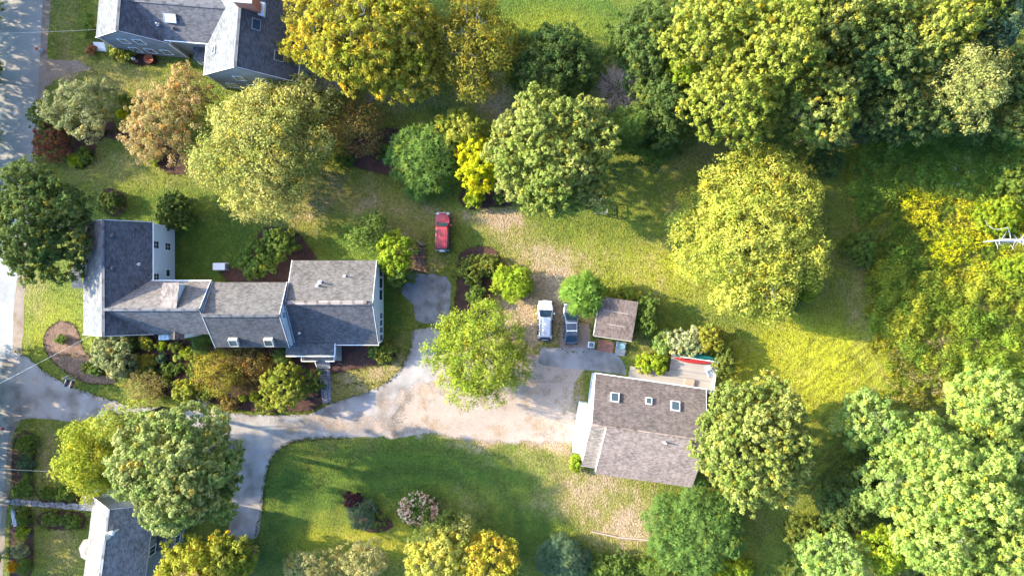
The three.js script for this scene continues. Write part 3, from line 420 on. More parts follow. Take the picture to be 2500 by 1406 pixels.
{
  const g = thing('boat_deck', 'weathered timber deck with white railing on the north side of the garage', 'deck', P(1660, 910), GT), l = localTo(g), h = .55;
  const n = l(1700, 874, h).z, sE = l(1640, 950, h).z, xE = l(1745, 905, h).x, xN = l(1637, 890, h).x, xW = l(1538, 905, h).x, split = l(1600, 903, h).z;
  const mats = [M.wood, mat(lin(.42, .37, .32), .85, { map: woodMap }), mat(lin(.32, .29, .27), .85, { map: woodMap })];
  for (let z = n; z < sE; z += .19) { const x0 = z > split ? xW : xN, g0 = box(.17, .05, xE - x0, 0, 0, 0).rotateY(Math.PI / 2); const m = part('deck_board', g0.translate((x0 + xE) / 2, h + rr(0, .006), z), mats[Math.floor(R() * 3)], g); }
  part('deck_frame', [box(xE - xN - .1, .45, sE - n - .1, (xE + xN) / 2, .25, (n + sE) / 2), box(xE - xW - .1, .44, sE - split - .1, (xE + xW) / 2, .24, (split + sE) / 2)], M.wood, g);
  const fence = (p, q) => { part('rail', [bar(p.clone().setY(h + .95), q.clone().setY(h + .95), .08, .05), bar(p.clone().setY(h + .14), q.clone().setY(h + .14), .06, .06)], M.trim, g); const k = Math.round(p.distanceTo(q) / .19); for (let i = 0; i <= k; i++) { const c = p.clone().lerp(q, i / k), post = i % 8 === 0 || i === k; part(post ? 'post' : 'baluster', box(post ? .12 : .05, .95, post ? .12 : .05, c.x, h + .47, c.z), M.trim, g); } };
  fence(V(xE - .06, 0, n + .05), V(xE - .06, 0, sE - .2)); fence(V(l(1664, 870, h).x, 0, n + .05), V(xE - .06, 0, n + .05));
  part('hatch', box(1.1, .3, .8, l(1685, 935, 1).x, h + .15, l(1685, 935, 1).z), M.woodWarm, g);
}
{
  const g = thing('garden_shed', 'small brown-shingled shed beside the bright green sumac and the dark grey car', 'shed', P(1502, 780), -.15), l = localTo(g);
  const NW = l(1471, 724, 3), NE = l(1556, 737, 3), SE = l(1546, 834, 2.5), SW = l(1446, 818, 2.5), x0 = (NW.x + SW.x) / 2, x1 = (NE.x + SE.x) / 2, z0 = (NW.z + NE.z) / 2, z1 = (SW.z + SE.z) / 2;
  part('wall', prism([[z0 + .2, 0], [z1 - .25, 0], [z1 - .25, 2.36], [z0 + .2, 2.8]], 'x', x0 + .2, x1 - .2), M.clap, g);
  const rm = roofMat(.25, .185, .15); part('roof', slab(V(x0, 2.98, z0), V(x0, 2.5, z1), V(x1, 2.5, z1), V(x1, 2.98, z0), .1), rm, g);
  for (let i = 1; i < 9; i++) { const t = i / 9; part('roof_batten', bar(V(x0 + rr(.1, 1.5), 3 - .48 * t, z0 + (z1 - z0) * t), V(x1 - rr(.1, 1.2), 3 - .48 * t, z0 + (z1 - z0) * t), .05, .03), i % 3 ? rm : mat(lin(.45, .36, .3), .9), g); }
  part('fascia', [bar(V(x0 - .06, 2.9, z0), V(x0 - .06, 2.42, z1), .07, .24), bar(V(x0, 2.42, z1 + .05), V(x1, 2.42, z1 + .03), .05, .2)], mat(lin(.52, .48, .4), .7), g);
  windowIn(g, V(x0 + .17, 1.5, (z0 + z1) / 2), '-x', .7, .8); part('door', box(.9, 1.95, .06, x0 + 1.6, 1, z1 - .2), M.woodWarm, g);
}
{
  const c = P(1478, 845), g = thing('brick_patio', 'patch of red bricks laid on the ground at the shed door', 'brick paving', c, -.15), m = [[.36, .14, .09], [.42, .19, .12], [.3, .13, .1]].map((k) => mat(lin(...k), .95));
  const bg = rbox(.225, .05, .11, 0, .03, 0, .01); for (let j = 0; j < 11; j++) for (let i = 0; i < 8; i++) { const b = part('brick', bg, m[Math.floor(R() * 3)], g); b.position.set((i - 3.5 + (j % 2) * .5) * .238, rr(0, .008), (j - 5) * .122); b.rotation.y = rr(-.05, .05); }
}

// ---------------------------------------------------------------- vehicles
function loft(rings) { // rounded rectangles, each {y, w (half width), z0, z1, r}
  const n = 24, pos = [], idx = [];
  for (const k of rings) for (let i = 0; i < n; i++) { const a = i / n * 6.28319 + .13, c = Math.cos(a), s = Math.sin(a), p = 2 / (k.p ?? 7), x = Math.sign(c) * Math.pow(Math.abs(c), p), z = Math.sign(s) * Math.pow(Math.abs(s), p); pos.push(x * k.w, k.y + (k.tilt ?? 0) * z, (k.z0 + k.z1) / 2 + z * (k.z1 - k.z0) / 2); }
  for (let r = 0; r < rings.length - 1; r++) for (let i = 0; i < n; i++) { const a = r * n + i, b = r * n + (i + 1) % n; idx.push(a, a + n, b, b, a + n, b + n); }
  const L = rings.length - 1, k = rings[L]; pos.push(0, k.y + .012, (k.z0 + k.z1) / 2); for (let i = 0; i < n; i++) idx.push(L * n + i, rings.length * n, L * n + (i + 1) % n);
  const g = new THREE.BufferGeometry(); g.setAttribute('position', new THREE.Float32BufferAttribute(pos, 3)); g.setIndex(idx); g.computeVertexNormals(); return g;
}
function carBody(L, W, prof) { // side outline [[z, y], ...] from front to back, drawn across the width, narrowed towards nose and tail
  const s = new THREE.Shape(prof.map((p) => new THREE.Vector2(p[0], p[1]))), bv = .1, g = new THREE.ExtrudeGeometry(s, { depth: W - 2 * bv, steps: 4, bevelEnabled: true, bevelSize: .07, bevelOffset: -.07, bevelThickness: bv, bevelSegments: 3, curveSegments: 4 });
  g.rotateY(-Math.PI / 2).translate(W / 2 - bv, 0, 0); const p = g.attributes.position;
  for (let i = 0; i < p.count; i++) { const z = p.getZ(i), t = Math.abs(z) / (L / 2), y = p.getY(i); p.setX(i, p.getX(i) * (1 - .2 * Math.pow(Math.min(1, t), 5) - .05 * sm(.75, 1.1, y))); p.setZ(i, z - Math.sign(z) * .42 * Math.pow(Math.abs(p.getX(i)) / (W / 2), 3) * sm(.7, 1, t)); }
  g.computeVertexNormals(); return g;
}
function vehicle(name, label, pos, turn, o) {
  const g = thing(name, label, 'car', pos, turn), { L, W, paint, hood, belt, roofY, ws0, ws1, rw0, rw1, tw = .8 } = o, f = -L / 2, t = L / 2, hw = W / 2;
  part('body', carBody(L, W, [[f + .05, .35], [f, .5], [f + .02, hood - .22], [f + .16, hood - .05], [f + .6, hood], [ws0 - .05, hood + .06], [ws0 + .1, belt], [rw1 - .02, belt], [t - .04, belt - .08], [t, belt - .3], [t, .5], [t - .06, .35]].map((p) => p)), paint, g);
  part('hood', loft([{ y: hood - .02, w: hw * .82, z0: f + .2, z1: ws0 - .02, p: 3.6, tilt: .03 }, { y: hood + .035, w: hw * .78, z0: f + .28, z1: ws0 - .05, p: 3.6, tilt: .03 }]), paint, g);
  if (o.ribs) for (const x of [-.32, .32]) part('hood_crease', box(.05, .03, ws0 - f - .5, x, hood + .05, (f + ws0) / 2 + .05), paint, g);
  const rwid = hw * tw;
  part('cabin', loft([{ y: belt - .05, w: hw * .93, z0: ws0, z1: rw1, p: 9 }, { y: belt + (roofY - belt) * .8, w: rwid * 1.03, z0: ws0 + (ws1 - ws0) * .8, z1: rw1 + (rw0 - rw1) * .8, p: 9 }, { y: roofY - .03, w: rwid * .97, z0: ws1 - .03, z1: rw0 + .03, p: 8 }, { y: roofY, w: rwid * .9, z0: ws1 + .08, z1: rw0 - .08, p: 7 }]), paint, g);
  const face = (x0, x1, zb, zt, sgn, y0, y1, nm, m = M.pane) => { const a = V(-x1, y1, zt), b = V(x1, y1, zt), c = V(x0, y0, zb), d = V(-x0, y0, zb); part(nm, sgn < 0 ? slab(b, a, d, c, .03) : slab(a, b, c, d, .03), m, g); };
  const hgt = roofY - belt, zAt = (z0, z1, k) => z0 + (z1 - z0) * k;
  face(hw * .82, rwid * .86, zAt(ws0, ws1, .07) - .03, zAt(ws0, ws1, .88) - .035, -1, belt + hgt * .05, belt + hgt * .9, 'windscreen', o.glass ?? M.pane);
  face(hw * .78, rwid * .82, zAt(rw1, rw0, .1) + .03, zAt(rw1, rw0, .82) + .035, 1, belt + hgt * .12, belt + hgt * .86, 'rear_window', o.glass ?? M.pane);
  for (const s of [-1, 1]) { const a0 = ws1 + .12, a3 = rw0 - .1, n = 3; for (let i = 0; i < n; i++) { const z0 = a0 + (a3 - a0) * i / n + .04, z1 = a0 + (a3 - a0) * (i + 1) / n - .04, xb = s * (hw * .93 + .004), xt = s * (rwid * 1.03 + .012), yb = belt + .06, yt = belt + hgt * .78; const q = [V(xt, yt, z1), V(xt, yt, z0), V(xb, yb, z0), V(xb, yb, z1)]; part('side_window', s > 0 ? slab(...q, .02) : slab(q[1], q[0], q[3], q[2], .02), M.pane, g); } }
  for (const z of [f + L * .19, t - L * .2]) for (const s of [-1, 1]) { const w = part('wheel', cyl(.36, .36, .24, 0, 0, 0, 20).rotateZ(Math.PI / 2), M.rubber, g); w.position.set(s * (hw - .14), .36, z); part('rim', cyl(.2, .2, .26, 0, 0, 0, 14).rotateZ(Math.PI / 2), M.metal, w); }
  for (const s of [-1, 1]) { part('headlight', rbox(.34, .16, .14, s * hw * .66, hood - .16, f + .17, .05), M.palePane, g); part('taillight', rbox(.16, .34, .12, s * hw * .74, belt - .22, t - .13, .04), mat(lin(.35, .02, .02), .3), g); const m = part('mirror', rbox(.2, .14, .16, s * (hw + .1), belt + .08, ws0 + (ws1 - ws0) * .45, .05), o.mirror ?? paint, g); }
  part('bumper', [rbox(W * .84, .2, .2, 0, .5, f + .02, .06), rbox(W * .86, .2, .2, 0, .5, t - .02, .06)], o.bumper ?? M.darkMetal, g);
  part('wiper', [bar(V(-.45, belt + .04, ws0 + .0), V(.1, belt + .14, ws0 + .08), .025, .02), bar(V(.1, belt + .04, ws0 + .0), V(.6, belt + .14, ws0 + .08), .025, .02)], M.darkMetal, g);
  if (o.rails) for (const s of [-1, 1]) part('roof_rail', [bar(V(s * rwid * .84, roofY + .06, ws1 + .25), V(s * rwid * .84, roofY + .06, rw0 - .15), .045, .04), box(.06, .07, .1, s * rwid * .84, roofY + .02, ws1 + .3), box(.06, .07, .1, s * rwid * .84, roofY + .02, rw0 - .2)], o.rails, g);
  if (o.cross) for (const z of o.cross) part('cross_bar', box(rwid * 1.8, .04, .09, 0, roofY + .1, z), M.white, g);
  if (o.seams) for (const z of o.seams) part('roof_rib', box(rwid * 1.5, .012, .03, 0, roofY + .008, z), M.metal, g);
  if (o.long) for (const x of o.long) part('roof_rib', box(.04, .03, rw0 - ws1 - .4, x, roofY + .012, (rw0 + ws1) / 2), paint, g);
  if (o.pano) part('sunroof', rbox(rwid * 1.3, .02, o.pano[1] - o.pano[0], 0, roofY + .008, (o.pano[0] + o.pano[1]) / 2, .01), o.panoMat, g);
  if (o.extra) o.extra(g);
  return g;
}
const carPaint = (r, g, b, extra = {}) => new THREE.MeshPhysicalMaterial({ color: lin(r, g, b), roughness: .35, clearcoat: .8, clearcoatRoughness: .12, ...extra });
vehicle('red_suv', 'boxy faded red four-wheel-drive parked on the grass with a white spare-wheel cover', P(1082, 566), -.02, {
  L: 4.3, W: 1.78, paint: carPaint(.33, .025, .04, { roughness: .5, clearcoat: .4 }), hood: 1.05, belt: 1.12, roofY: 1.68, ws0: -.98, ws1: -.36, rw0: 2.0, rw1: 2.08, tw: .8, ribs: true, long: [-.4, -.2, 0, .2, .4], rails: M.darkMetal, bumper: mat(lin(.45, .45, .46), .5),
  extra: (g) => { const w = part('spare_wheel', cyl(.36, .36, .2, 0, 0, 0, 22).rotateX(Math.PI / 2), M.white, g, 'white covered spare wheel on the tailgate'); w.position.set(.05, .95, 2.26); }
});
vehicle('white_suv', 'white estate car with black roof rails parked beside the dark grey car', P(1330, 781), -.02, {
  L: 4.65, W: 1.84, paint: carPaint(.62, .63, .66), hood: .98, belt: 1.05, roofY: 1.62, ws0: -1.22, ws1: -.25, rw0: 1.82, rw1: 2.2, tw: .74, rails: M.darkMetal, seams: [.85], glass: new THREE.MeshPhysicalMaterial({ color: lin(.03, .05, .075), roughness: .1 }),
  extra: (g) => part('shark_fin', box(.04, .06, .16, 0, 1.65, 1.45), M.darkMetal, g)
});
vehicle('grey_car', 'dark grey estate car with two white roof bars partly under the sumac', P(1393, 789), .02, {
  L: 4.75, W: 1.82, paint: carPaint(.1, .11, .135, { metalness: .3 }), hood: .95, belt: 1.02, roofY: 1.52, ws0: -1.3, ws1: -.3, rw0: 1.15, rw1: 2.14, tw: .74, rails: M.metal, cross: [-.12, .78], glass: new THREE.MeshPhysicalMaterial({ color: lin(.02, .04, .05), roughness: .1 })
});

// ---------------------------------------------------------------- boats, furniture, street things
function kayak(name, label, c, turn, L, W, H, r, g0, b) {
  const g = thing(name, label, 'boat', c, turn), n = 22, k = 10, pos = [], idx = [];
  for (let i = 0; i <= n; i++) { const t = i / n, w = W / 2 * Math.pow(Math.sin(Math.PI * clamp(t, .004, .996)), .75), rise = .12 * Math.pow(Math.abs(t - .5) * 2, 3); for (let j = 0; j <= k; j++) { const a = j / k * 2 * Math.PI; pos.push((t - .5) * L, H / 2 + rise + H / 2 * Math.sin(a) * (.35 + .65 * Math.min(1, w / W * 2)), w * Math.cos(a)); } }
  for (let i = 0; i < n; i++) for (let j = 0; j < k; j++) { const a = i * (k + 1) + j, d = a + k + 1; idx.push(a, a + 1, d, d, a + 1, d + 1); }
  const q = new THREE.BufferGeometry(); q.setAttribute('position', new THREE.Float32BufferAttribute(pos, 3)); q.setIndex(idx); q.computeVertexNormals();
  part('hull', q, mat(lin(r, g0, b), .4), g); part('keel_strip', box(L * .8, .03, .05, 0, H + .02, 0), mat(lin(r * .8, g0 * .8, b * .8), .4), g); return g;
}
kayak('red_kayak', 'long red kayak lying on the deck in front of the green canoe', P(1690, 880, .6).setY(.58), -.14, 4.4, .62, .36, .36, .03, .028);
kayak('green_canoe', 'dark green canoe against the deck railing behind the red kayak', P(1706, 869.5, .6).setY(.58), -.15, 4.0, .7, .42, .01, .16, .13);
{
  const g = thing('deck_chair', 'folding white-framed lounge chair on the timber deck', 'chair', P(1731, 909, .6).setY(.58), .45);
  part('seat', box(.62, .05, .8, 0, .38, 0), mat(lin(.2, .23, .3), .7), g); part('backrest', box(.62, .05, .7).rotateX(-.8).translate(0, .62, -.6), mat(lin(.2, .23, .3), .7), g); for (const s of [-1, 1]) for (const z of [-.35, .35]) part('leg', box(.05, .4, .05, s * .34, .2, z), M.white, g); for (const s of [-1, 1]) part('armrest', box(.045, .04, .9, s * .36, .58, -.05), M.white, g);
}
{
  const g = thing('window_unit', 'small white-framed vent box standing beside the brick patch', 'vent box', P(1443, 841), -.12), b = part('cabinet', rbox(.72, .5, .68, 0, .25, 0, .03), M.white, g); part('grille', box(.52, .03, .5, 0, .51, 0), M.darkMetal, g); for (let i = 0; i < 4; i++) part('slat', box(.5, .03, .05, 0, .525, -.18 + i * .12), M.metal, g);
}
{
  const s = thing('stone_step', 'grey concrete step block at the shed corner under the green tub', 'step', P(1516, 848), -.15); part('block', rbox(1.15, .22, 1.3, 0, .11, 0, .03), M.concrete, s); part('riser', rbox(1.15, .1, .35, 0, .05, .8, .03), M.concrete, s);
  const t = thing('water_tub', 'round pale green tub on the concrete step by the shed', 'tub', P(1518, 845, .3).setY(.22)); part('tub_wall', new THREE.LatheGeometry([[0, 0], [.26, 0], [.33, .45], [.36, .5], [.33, .5], [.3, .44]].map((p) => new THREE.Vector2(...p)), 20), mat(lin(.28, .45, .4), .5), t); part('lid', cyl(.3, .31, .06, 0, .46, 0, 20), mat(lin(.33, .52, .46), .45), t);
}
{
  const g = thing('generator', 'white standby generator cabinet on the lawn beside the rhododendron', 'generator', P(541, 651), .01); part('cabinet', rbox(1.35, .75, .72, 0, .42, 0, .06), M.white, g); part('lid', rbox(1.42, .1, .8, 0, .83, 0, .04), mat(lin(.72, .74, .76), .5), g); part('side_grille', box(.22, .5, .6, .66, .42, 0), M.metal, g); part('base', box(1.6, .08, .95, 0, .05, 0), M.concrete, g);
}
{
  const g = thing('bulkhead', 'white sloping cellar hatch against the shingled house wall', 'cellar hatch', P(248, 115), -.08); part('hatch', prism([[-.3, 0], [.5, 0], [.5, .25], [-.3, .8]], 'x', -.65, .65), M.white, g); part('handle', box(.3, .04, .04, .1, .5, .3), M.metal, g);
}
{
  const g = thing('white_planter_box', 'white box with blue-tinted glass top beside the small brown entry roof', 'box', P(398, 824, .8).setY(0), .02); part('cabinet', rbox(1.2, .8, .58, 0, .4, 0, .03), M.white, g); for (const x of [-.33, .05]) part('pane', box(.3, .03, .36, x, .81, 0), M.palePane, g);
}
{
  const g = thing('gazing_ball', 'shiny steel gazing ball on a stand in the flower bed', 'gazing ball', P(333, 148)); part('ball', new THREE.SphereGeometry(.26, 24, 16).translate(0, .75, 0), new THREE.MeshStandardMaterial({ color: lin(.6, .63, .68), metalness: 1, roughness: .08 }), g); part('stand', new THREE.LatheGeometry([[0, 0], [.2, 0], [.18, .06], [.07, .2], [.09, .45], [.13, .52], [0, .52]].map((p) => new THREE.Vector2(...p)), 14), M.concrete, g);
  const p = thing('terracotta_pot', 'wide terracotta pot of dead stalks in the flower bed', 'plant pot', P(367, 147)); part('pot', new THREE.LatheGeometry([[0, .02], [.38, .02], [.52, .5], [.56, .55], [.5, .55], [.47, .46], [0, .44]].map((q) => new THREE.Vector2(...q)), 20), mat(lin(.42, .16, .09), .9), p); reseed(9); const st = []; for (let i = 0; i < 40; i++) { const a = R() * 6.3, q = rr(.1, .6); st.push(limb(V(Math.cos(a) * .2, .45, Math.sin(a) * .2), V(Math.cos(a) * q, rr(.6, 1), Math.sin(a) * q), .02, .006, .15, 4, 2)); } part('stalks', st, mat(lin(.35, .14, .08), .9), p);
}
{
  const g = thing('wooden_chair', 'pale wooden garden chair on the grass below the yellow tree', 'chair', P(905, 245), .9); for (let i = 0; i < 4; i++) part('slat', box(.6, .03, .13, 0, .4, -.2 + i * .15), M.woodWarm, g); for (let i = 0; i < 4; i++) part('slat', box(.13, .75, .03).rotateX(-.3).translate(-.22 + i * .15, .75, -.42), M.woodWarm, g); for (const s of [-1, 1]) { part('armrest', box(.12, .03, .75, s * .36, .62, -.05), M.woodWarm, g); for (const z of [-.3, .3]) part('leg', box(.06, .6, .06, s * .34, .3, z), M.woodWarm, g); }
}
{
  const g = thing('garden_trellis', 'weathered grey trellis bench frame at the edge of the round maple', 'trellis', P(1466, 506), .02), p = []; for (const s of [-1, 1]) for (const z of [-.75, .75]) part('post', box(.1, 1.1, .1, s * .62, .55, z), M.greyBark, g); for (const s of [-1, 1]) part('rail', box(.09, .06, 1.7, s * .62, 1.1, 0), M.greyBark, g); for (const z of [-.8, .8]) part('rail', box(1.35, .06, .09, 0, 1.12, z), M.greyBark, g); for (let i = 0; i < 5; i++) part('slat', box(.05, .04, 1.6, -.42 + i * .21, .6, 0), M.greyBark, g); for (let i = 0; i < 4; i++) part('slat', box(1.15, .03, .05, 0, .64, -.6 + i * .36), M.greyBark, g);
}
{
  const g = thing('mailbox_post', 'white post with two dark mailboxes on an arm beside the driveway', 'mailbox', P(190, 928)); g.scale.setScalar(1.35); part('post', box(.1, 1.25, .1, -.05, .62, -.25), M.wood, g); part('arm', box(.8, .06, .07, 0, 1.16, -.22).rotateY(-.25), M.greyBark, g);
  const mb = merge([box(.24, .14, .6, 0, .07, 0), cyl(.12, .12, .6, 0, 0, 0, 14).rotateX(Math.PI / 2).translate(0, .14, 0)]); for (const [x, z] of [[-.2, .1], [.26, .22]]) { const m = part('mailbox', mb, mat(lin(.03, .05, .08), .4), g); m.position.set(x, 1.22, z - .05); m.rotation.y = -.35; part('flag', box(.02, .1, .16, .12, .2, 0), mat(lin(.5, .03, .03), .5), m); }
  const q = thing('sign_post', 'white slanting name board on a short post at the bed edge', 'sign', P(170, 919), .55); part('board', rbox(1.0, .1, .13, 0, .95, 0, .03), M.greyBark, q); for (const x of [-.4, .4]) part('post', box(.1, .95, .1, x, .47, 0), M.woodWarm, q);
}
for (const [px, py, lb] of [[16, 1043, 'red-topped roadside marker beside the driveway mouth'], [98, 124, 'orange-topped roadside marker on the shoulder near the shingled house']]) { const g = thing('roadside_marker', lb, 'marker', P(px, py)); part('post', cyl(.09, .12, .7, 0, .35, 0), M.metal, g); part('cap', new THREE.SphereGeometry(.16, 14, 8).translate(0, .75, 0), mat(lin(.6, .05, .03), .5), g); part('base', cyl(.3, .34, .08, 0, .05, 0, 14), M.concrete, g); part('arm', box(.5, .1, .1, 0, .5, 0), M.white, g); }
{
  const g = thing('rowboat', 'small upturned grey-blue skiff on the cottage lawn', 'boat', P(36, 1262), 0); const s = new THREE.Shape([[0, -1.05], [.16, -.4], [.22, .5], [.18, 1.0], [-.18, 1.0], [-.22, .5], [-.16, -.4]].map((p) => new THREE.Vector2(...p))); const q = new THREE.ExtrudeGeometry(s, { depth: .18, bevelEnabled: true, bevelSize: .04, bevelThickness: .06, bevelSegments: 2 }).rotateX(Math.PI / 2).translate(0, .3, 0).rotateY(.22); part('hull', q, mat(lin(.5, .55, .6), .5), g); part('keel_strip', bar(V(.2, .37, -.8), V(-.18, .37, .8), .05, .04), M.white, g);
  const st = thing('garden_stone', 'small pale stone statue on the north lawn edge', 'statue', P(1517, 64)); part('figure', new THREE.LatheGeometry([[0, 0], [.24, 0], [.24, .1], [.12, .16], [.17, .35], [.1, .5], [.12, .6], [.07, .7], [0, .72]].map((p) => new THREE.Vector2(...p)), 14), M.concrete, st);
}
{
  const g = thing('raised_bed_edging', 'low timber boards edging the dry bed below the garage', 'garden edging', P(1530, 1308)), l = localTo(g), w = mat(lin(.5, .4, .33), .85, { map: woodMap }); for (const [a, b] of [[[1446, 1298], [1505, 1310]], [[1506, 1311], [1560, 1316]], [[1561, 1316], [1604, 1320]], [[1612, 1322], [1616, 1290]]]) part('board', bar(l(a[0], a[1], .14), l(b[0], b[1], .14), .12, .28), w, g);
}
{
  reseed(3); const g = thing('log_pile', 'loose pile of grey logs and branches behind the lime-green bush', 'log pile', P(1025, 610)); for (let i = 0; i < 16; i++) { const x = rr(-.5, .5), z = rr(-1.1, 1.1), m = part('log', limb(V(x - .5, .1 + .12 * (i % 3), z), V(x + .5 + rr(-.3, .2), .1 + .12 * (i % 3) + rr(0, .1), z + rr(-.9, .9)), .07, .03, .12, 6, 3), i % 4 ? M.bark : M.wood, g); }
}
{
  const w = (name, label, a, b, sag, r = .011, c = .4) => { const m = a.clone().add(b).multiplyScalar(.5); m.y -= sag; const g = new THREE.TubeGeometry(new THREE.QuadraticBezierCurve3(a, m, b), 30, r, 5); const o = part(numbered(name), g, mat(lin(c, c, c * .98), .6), scene); o.userData = { label, category: 'cable' }; return o; };
  w('service_cable', 'pale service cable running from the long house across the kidney-shaped bed', P(233, 812, 4.8), P(-150, 1012, 7.5), .4, .014, .45);
  w('service_cable', 'thin service wire crossing the road to the shingled house', P(232, 72, 5), P(-160, 84, 7.5), .5);
  w('service_cable', 'thin service wire crossing the cottage lawn to the yellow-green tree', P(250, 1160, 5), P(-160, 1138, 7.5), .5);
}
{
  const g = thing('red_tool_cart', 'dark red cart half hidden at the end of the side drive', 'cart', P(619, 1338), .1); part('tray', rbox(.9, .35, 1.1, 0, .55, 0, .05), mat(lin(.3, .02, .03), .5), g); for (const s of [-1, 1]) part('wheel', cyl(.28, .28, .1, 0, 0, 0, 16).rotateZ(Math.PI / 2).translate(s * .5, .28, 0), M.rubber, g); part('handle', bar(V(0, .6, .5), V(0, .95, 1.2), .06, .05), M.metal, g);
}

// ---------------------------------------------------------------- foliage
// leaves are small pointed blades, each with its own tone; gathered here and turned into one crown
class Leaves {
  constructor(n) { this.n = 0; this.grow(n || 4096); }
  grow(n) { const p = new Float32Array(n * 9), c = new Float32Array(n * 9); if (this.p) { p.set(this.p); c.set(this.c); } this.p = p; this.c = c; this.max = n; }
  add(x, y, z, nx, ny, nz, tx, ty, tz, L, W, col) {
    if (this.n >= this.max) this.grow(this.max * 2);
    let d = nx * nx + ny * ny + nz * nz; d = Math.sqrt(d) || 1; nx /= d; ny /= d; nz /= d; d = nx * tx + ny * ty + nz * tz; tx -= d * nx; ty -= d * ny; tz -= d * nz; d = Math.hypot(tx, ty, tz) || 1; tx /= d; ty /= d; tz /= d;
    const bx = ny * tz - nz * ty, by = nz * tx - nx * tz, bz = nx * ty - ny * tx, l = L * .36, m = L * .64, w = W * .5, o = this.n++ * 9, p = this.p;
    p[o] = x - tx * l + bx * w; p[o + 1] = y - ty * l + by * w; p[o + 2] = z - tz * l + bz * w; p[o + 3] = x - tx * l * .7 - bx * w; p[o + 4] = y - ty * l * .7 - by * w; p[o + 5] = z - tz * l * .7 - bz * w; p[o + 6] = x + tx * m; p[o + 7] = y + ty * m; p[o + 8] = z + tz * m;
    for (let k = 0; k < 9; k += 3) { this.c[o + k] = col[0]; this.c[o + k + 1] = col[1]; this.c[o + k + 2] = col[2]; }
  }
  geo() { const g = new THREE.BufferGeometry(); g.setAttribute('position', new THREE.BufferAttribute(this.p.slice(0, this.n * 9), 3)); g.setAttribute('color', new THREE.BufferAttribute(this.c.slice(0, this.n * 9), 3)); return g; }
}
const leafMat = new THREE.MeshPhysicalMaterial({ color: lin(1, .99, .8), vertexColors: true, roughness: 1, transmission: .38, thickness: 0, side: THREE.DoubleSide, specularIntensity: .1 });
const flowerMat = new THREE.MeshStandardMaterial({ color: lin(1, 1, 1), vertexColors: true, roughness: .9, side: THREE.DoubleSide });
const ball = () => { const y = R() * 2 - 1, a = R() * 6.28319, r = Math.sqrt(1 - y * y); return [r * Math.cos(a), y, r * Math.sin(a)]; };
let leafTotal = 0;
// palettes: linear base colours of the foliage, mixed clump by clump
const PAL = {
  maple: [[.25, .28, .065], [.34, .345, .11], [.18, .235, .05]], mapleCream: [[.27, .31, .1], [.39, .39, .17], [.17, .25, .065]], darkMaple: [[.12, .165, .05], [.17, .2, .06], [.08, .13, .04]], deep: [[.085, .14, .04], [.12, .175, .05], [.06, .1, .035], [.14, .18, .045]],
  bright: [[.29, .31, .05], [.35, .35, .075], [.22, .27, .04]], lime: [[0.27, 0.351, 0.0315], [0.338, 0.39, 0.0368], [0.203, 0.299, 0.0263]], lemon: [[0.486, 0.494, 0.0158], [0.567, 0.52, 0.021], [0.351, 0.429, 0.0158]], olive: [[.4, .375, .12], [.48, .43, .16], [.29, .31, .08], [.36, .37, .1]],
  ash: [[.46, .45, .09], [.54, .5, .13], [.36, .38, .07]], yellow: [[.43, .36, .04], [.36, .37, .04], [.46, .33, .055], [.28, .32, .035], [.45, .4, .06], [.34, .27, .06]], gold: [[.46, .42, .05], [.42, .42, .05], [.52, .38, .06]], tan: [[.46, .34, .16], [.32, .28, .1], [.52, .36, .2]], bronze: [[0.257, 0.169, 0.063], [0.162, 0.156, 0.0473], [0.297, 0.182, 0.0735]],
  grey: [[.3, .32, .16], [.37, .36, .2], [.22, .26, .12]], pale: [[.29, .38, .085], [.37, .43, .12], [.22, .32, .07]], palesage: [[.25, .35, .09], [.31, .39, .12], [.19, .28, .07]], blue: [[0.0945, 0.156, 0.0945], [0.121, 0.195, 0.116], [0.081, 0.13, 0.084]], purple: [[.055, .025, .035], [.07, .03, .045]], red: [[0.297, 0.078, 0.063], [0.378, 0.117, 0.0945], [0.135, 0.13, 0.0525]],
  leaf: [[.13, .2, .04], [.17, .23, .05], [.1, .155, .035]], frond: [[0.121, 0.208, 0.0473], [0.162, 0.247, 0.063], [0.0945, 0.169, 0.042]], white: [[0.405, 0.416, 0.231], [0.486, 0.481, 0.273], [0.27, 0.338, 0.168]], dry: [[0.405, 0.312, 0.137], [0.324, 0.286, 0.105], [0.27, 0.234, 0.0735]], autumn: [[.3, .25, .05], [.38, .27, .06], [.24, .25, .045], [.36, .33, .06]],
  weed: [[.15, .23, .03], [.21, .27, .035], [.28, .26, .035], [.11, .17, .025]], weedYellow: [[.5, .45, .015], [.38, .38, .02], [.55, .44, .02]], weedDry: [[.3, .24, .14], [.14, .16, .05], [.38, .31, .2], [.3, .27, .05]], olivegreen: [[0.162, 0.195, 0.042], [0.203, 0.221, 0.0473], [0.121, 0.163, 0.0368]],
};
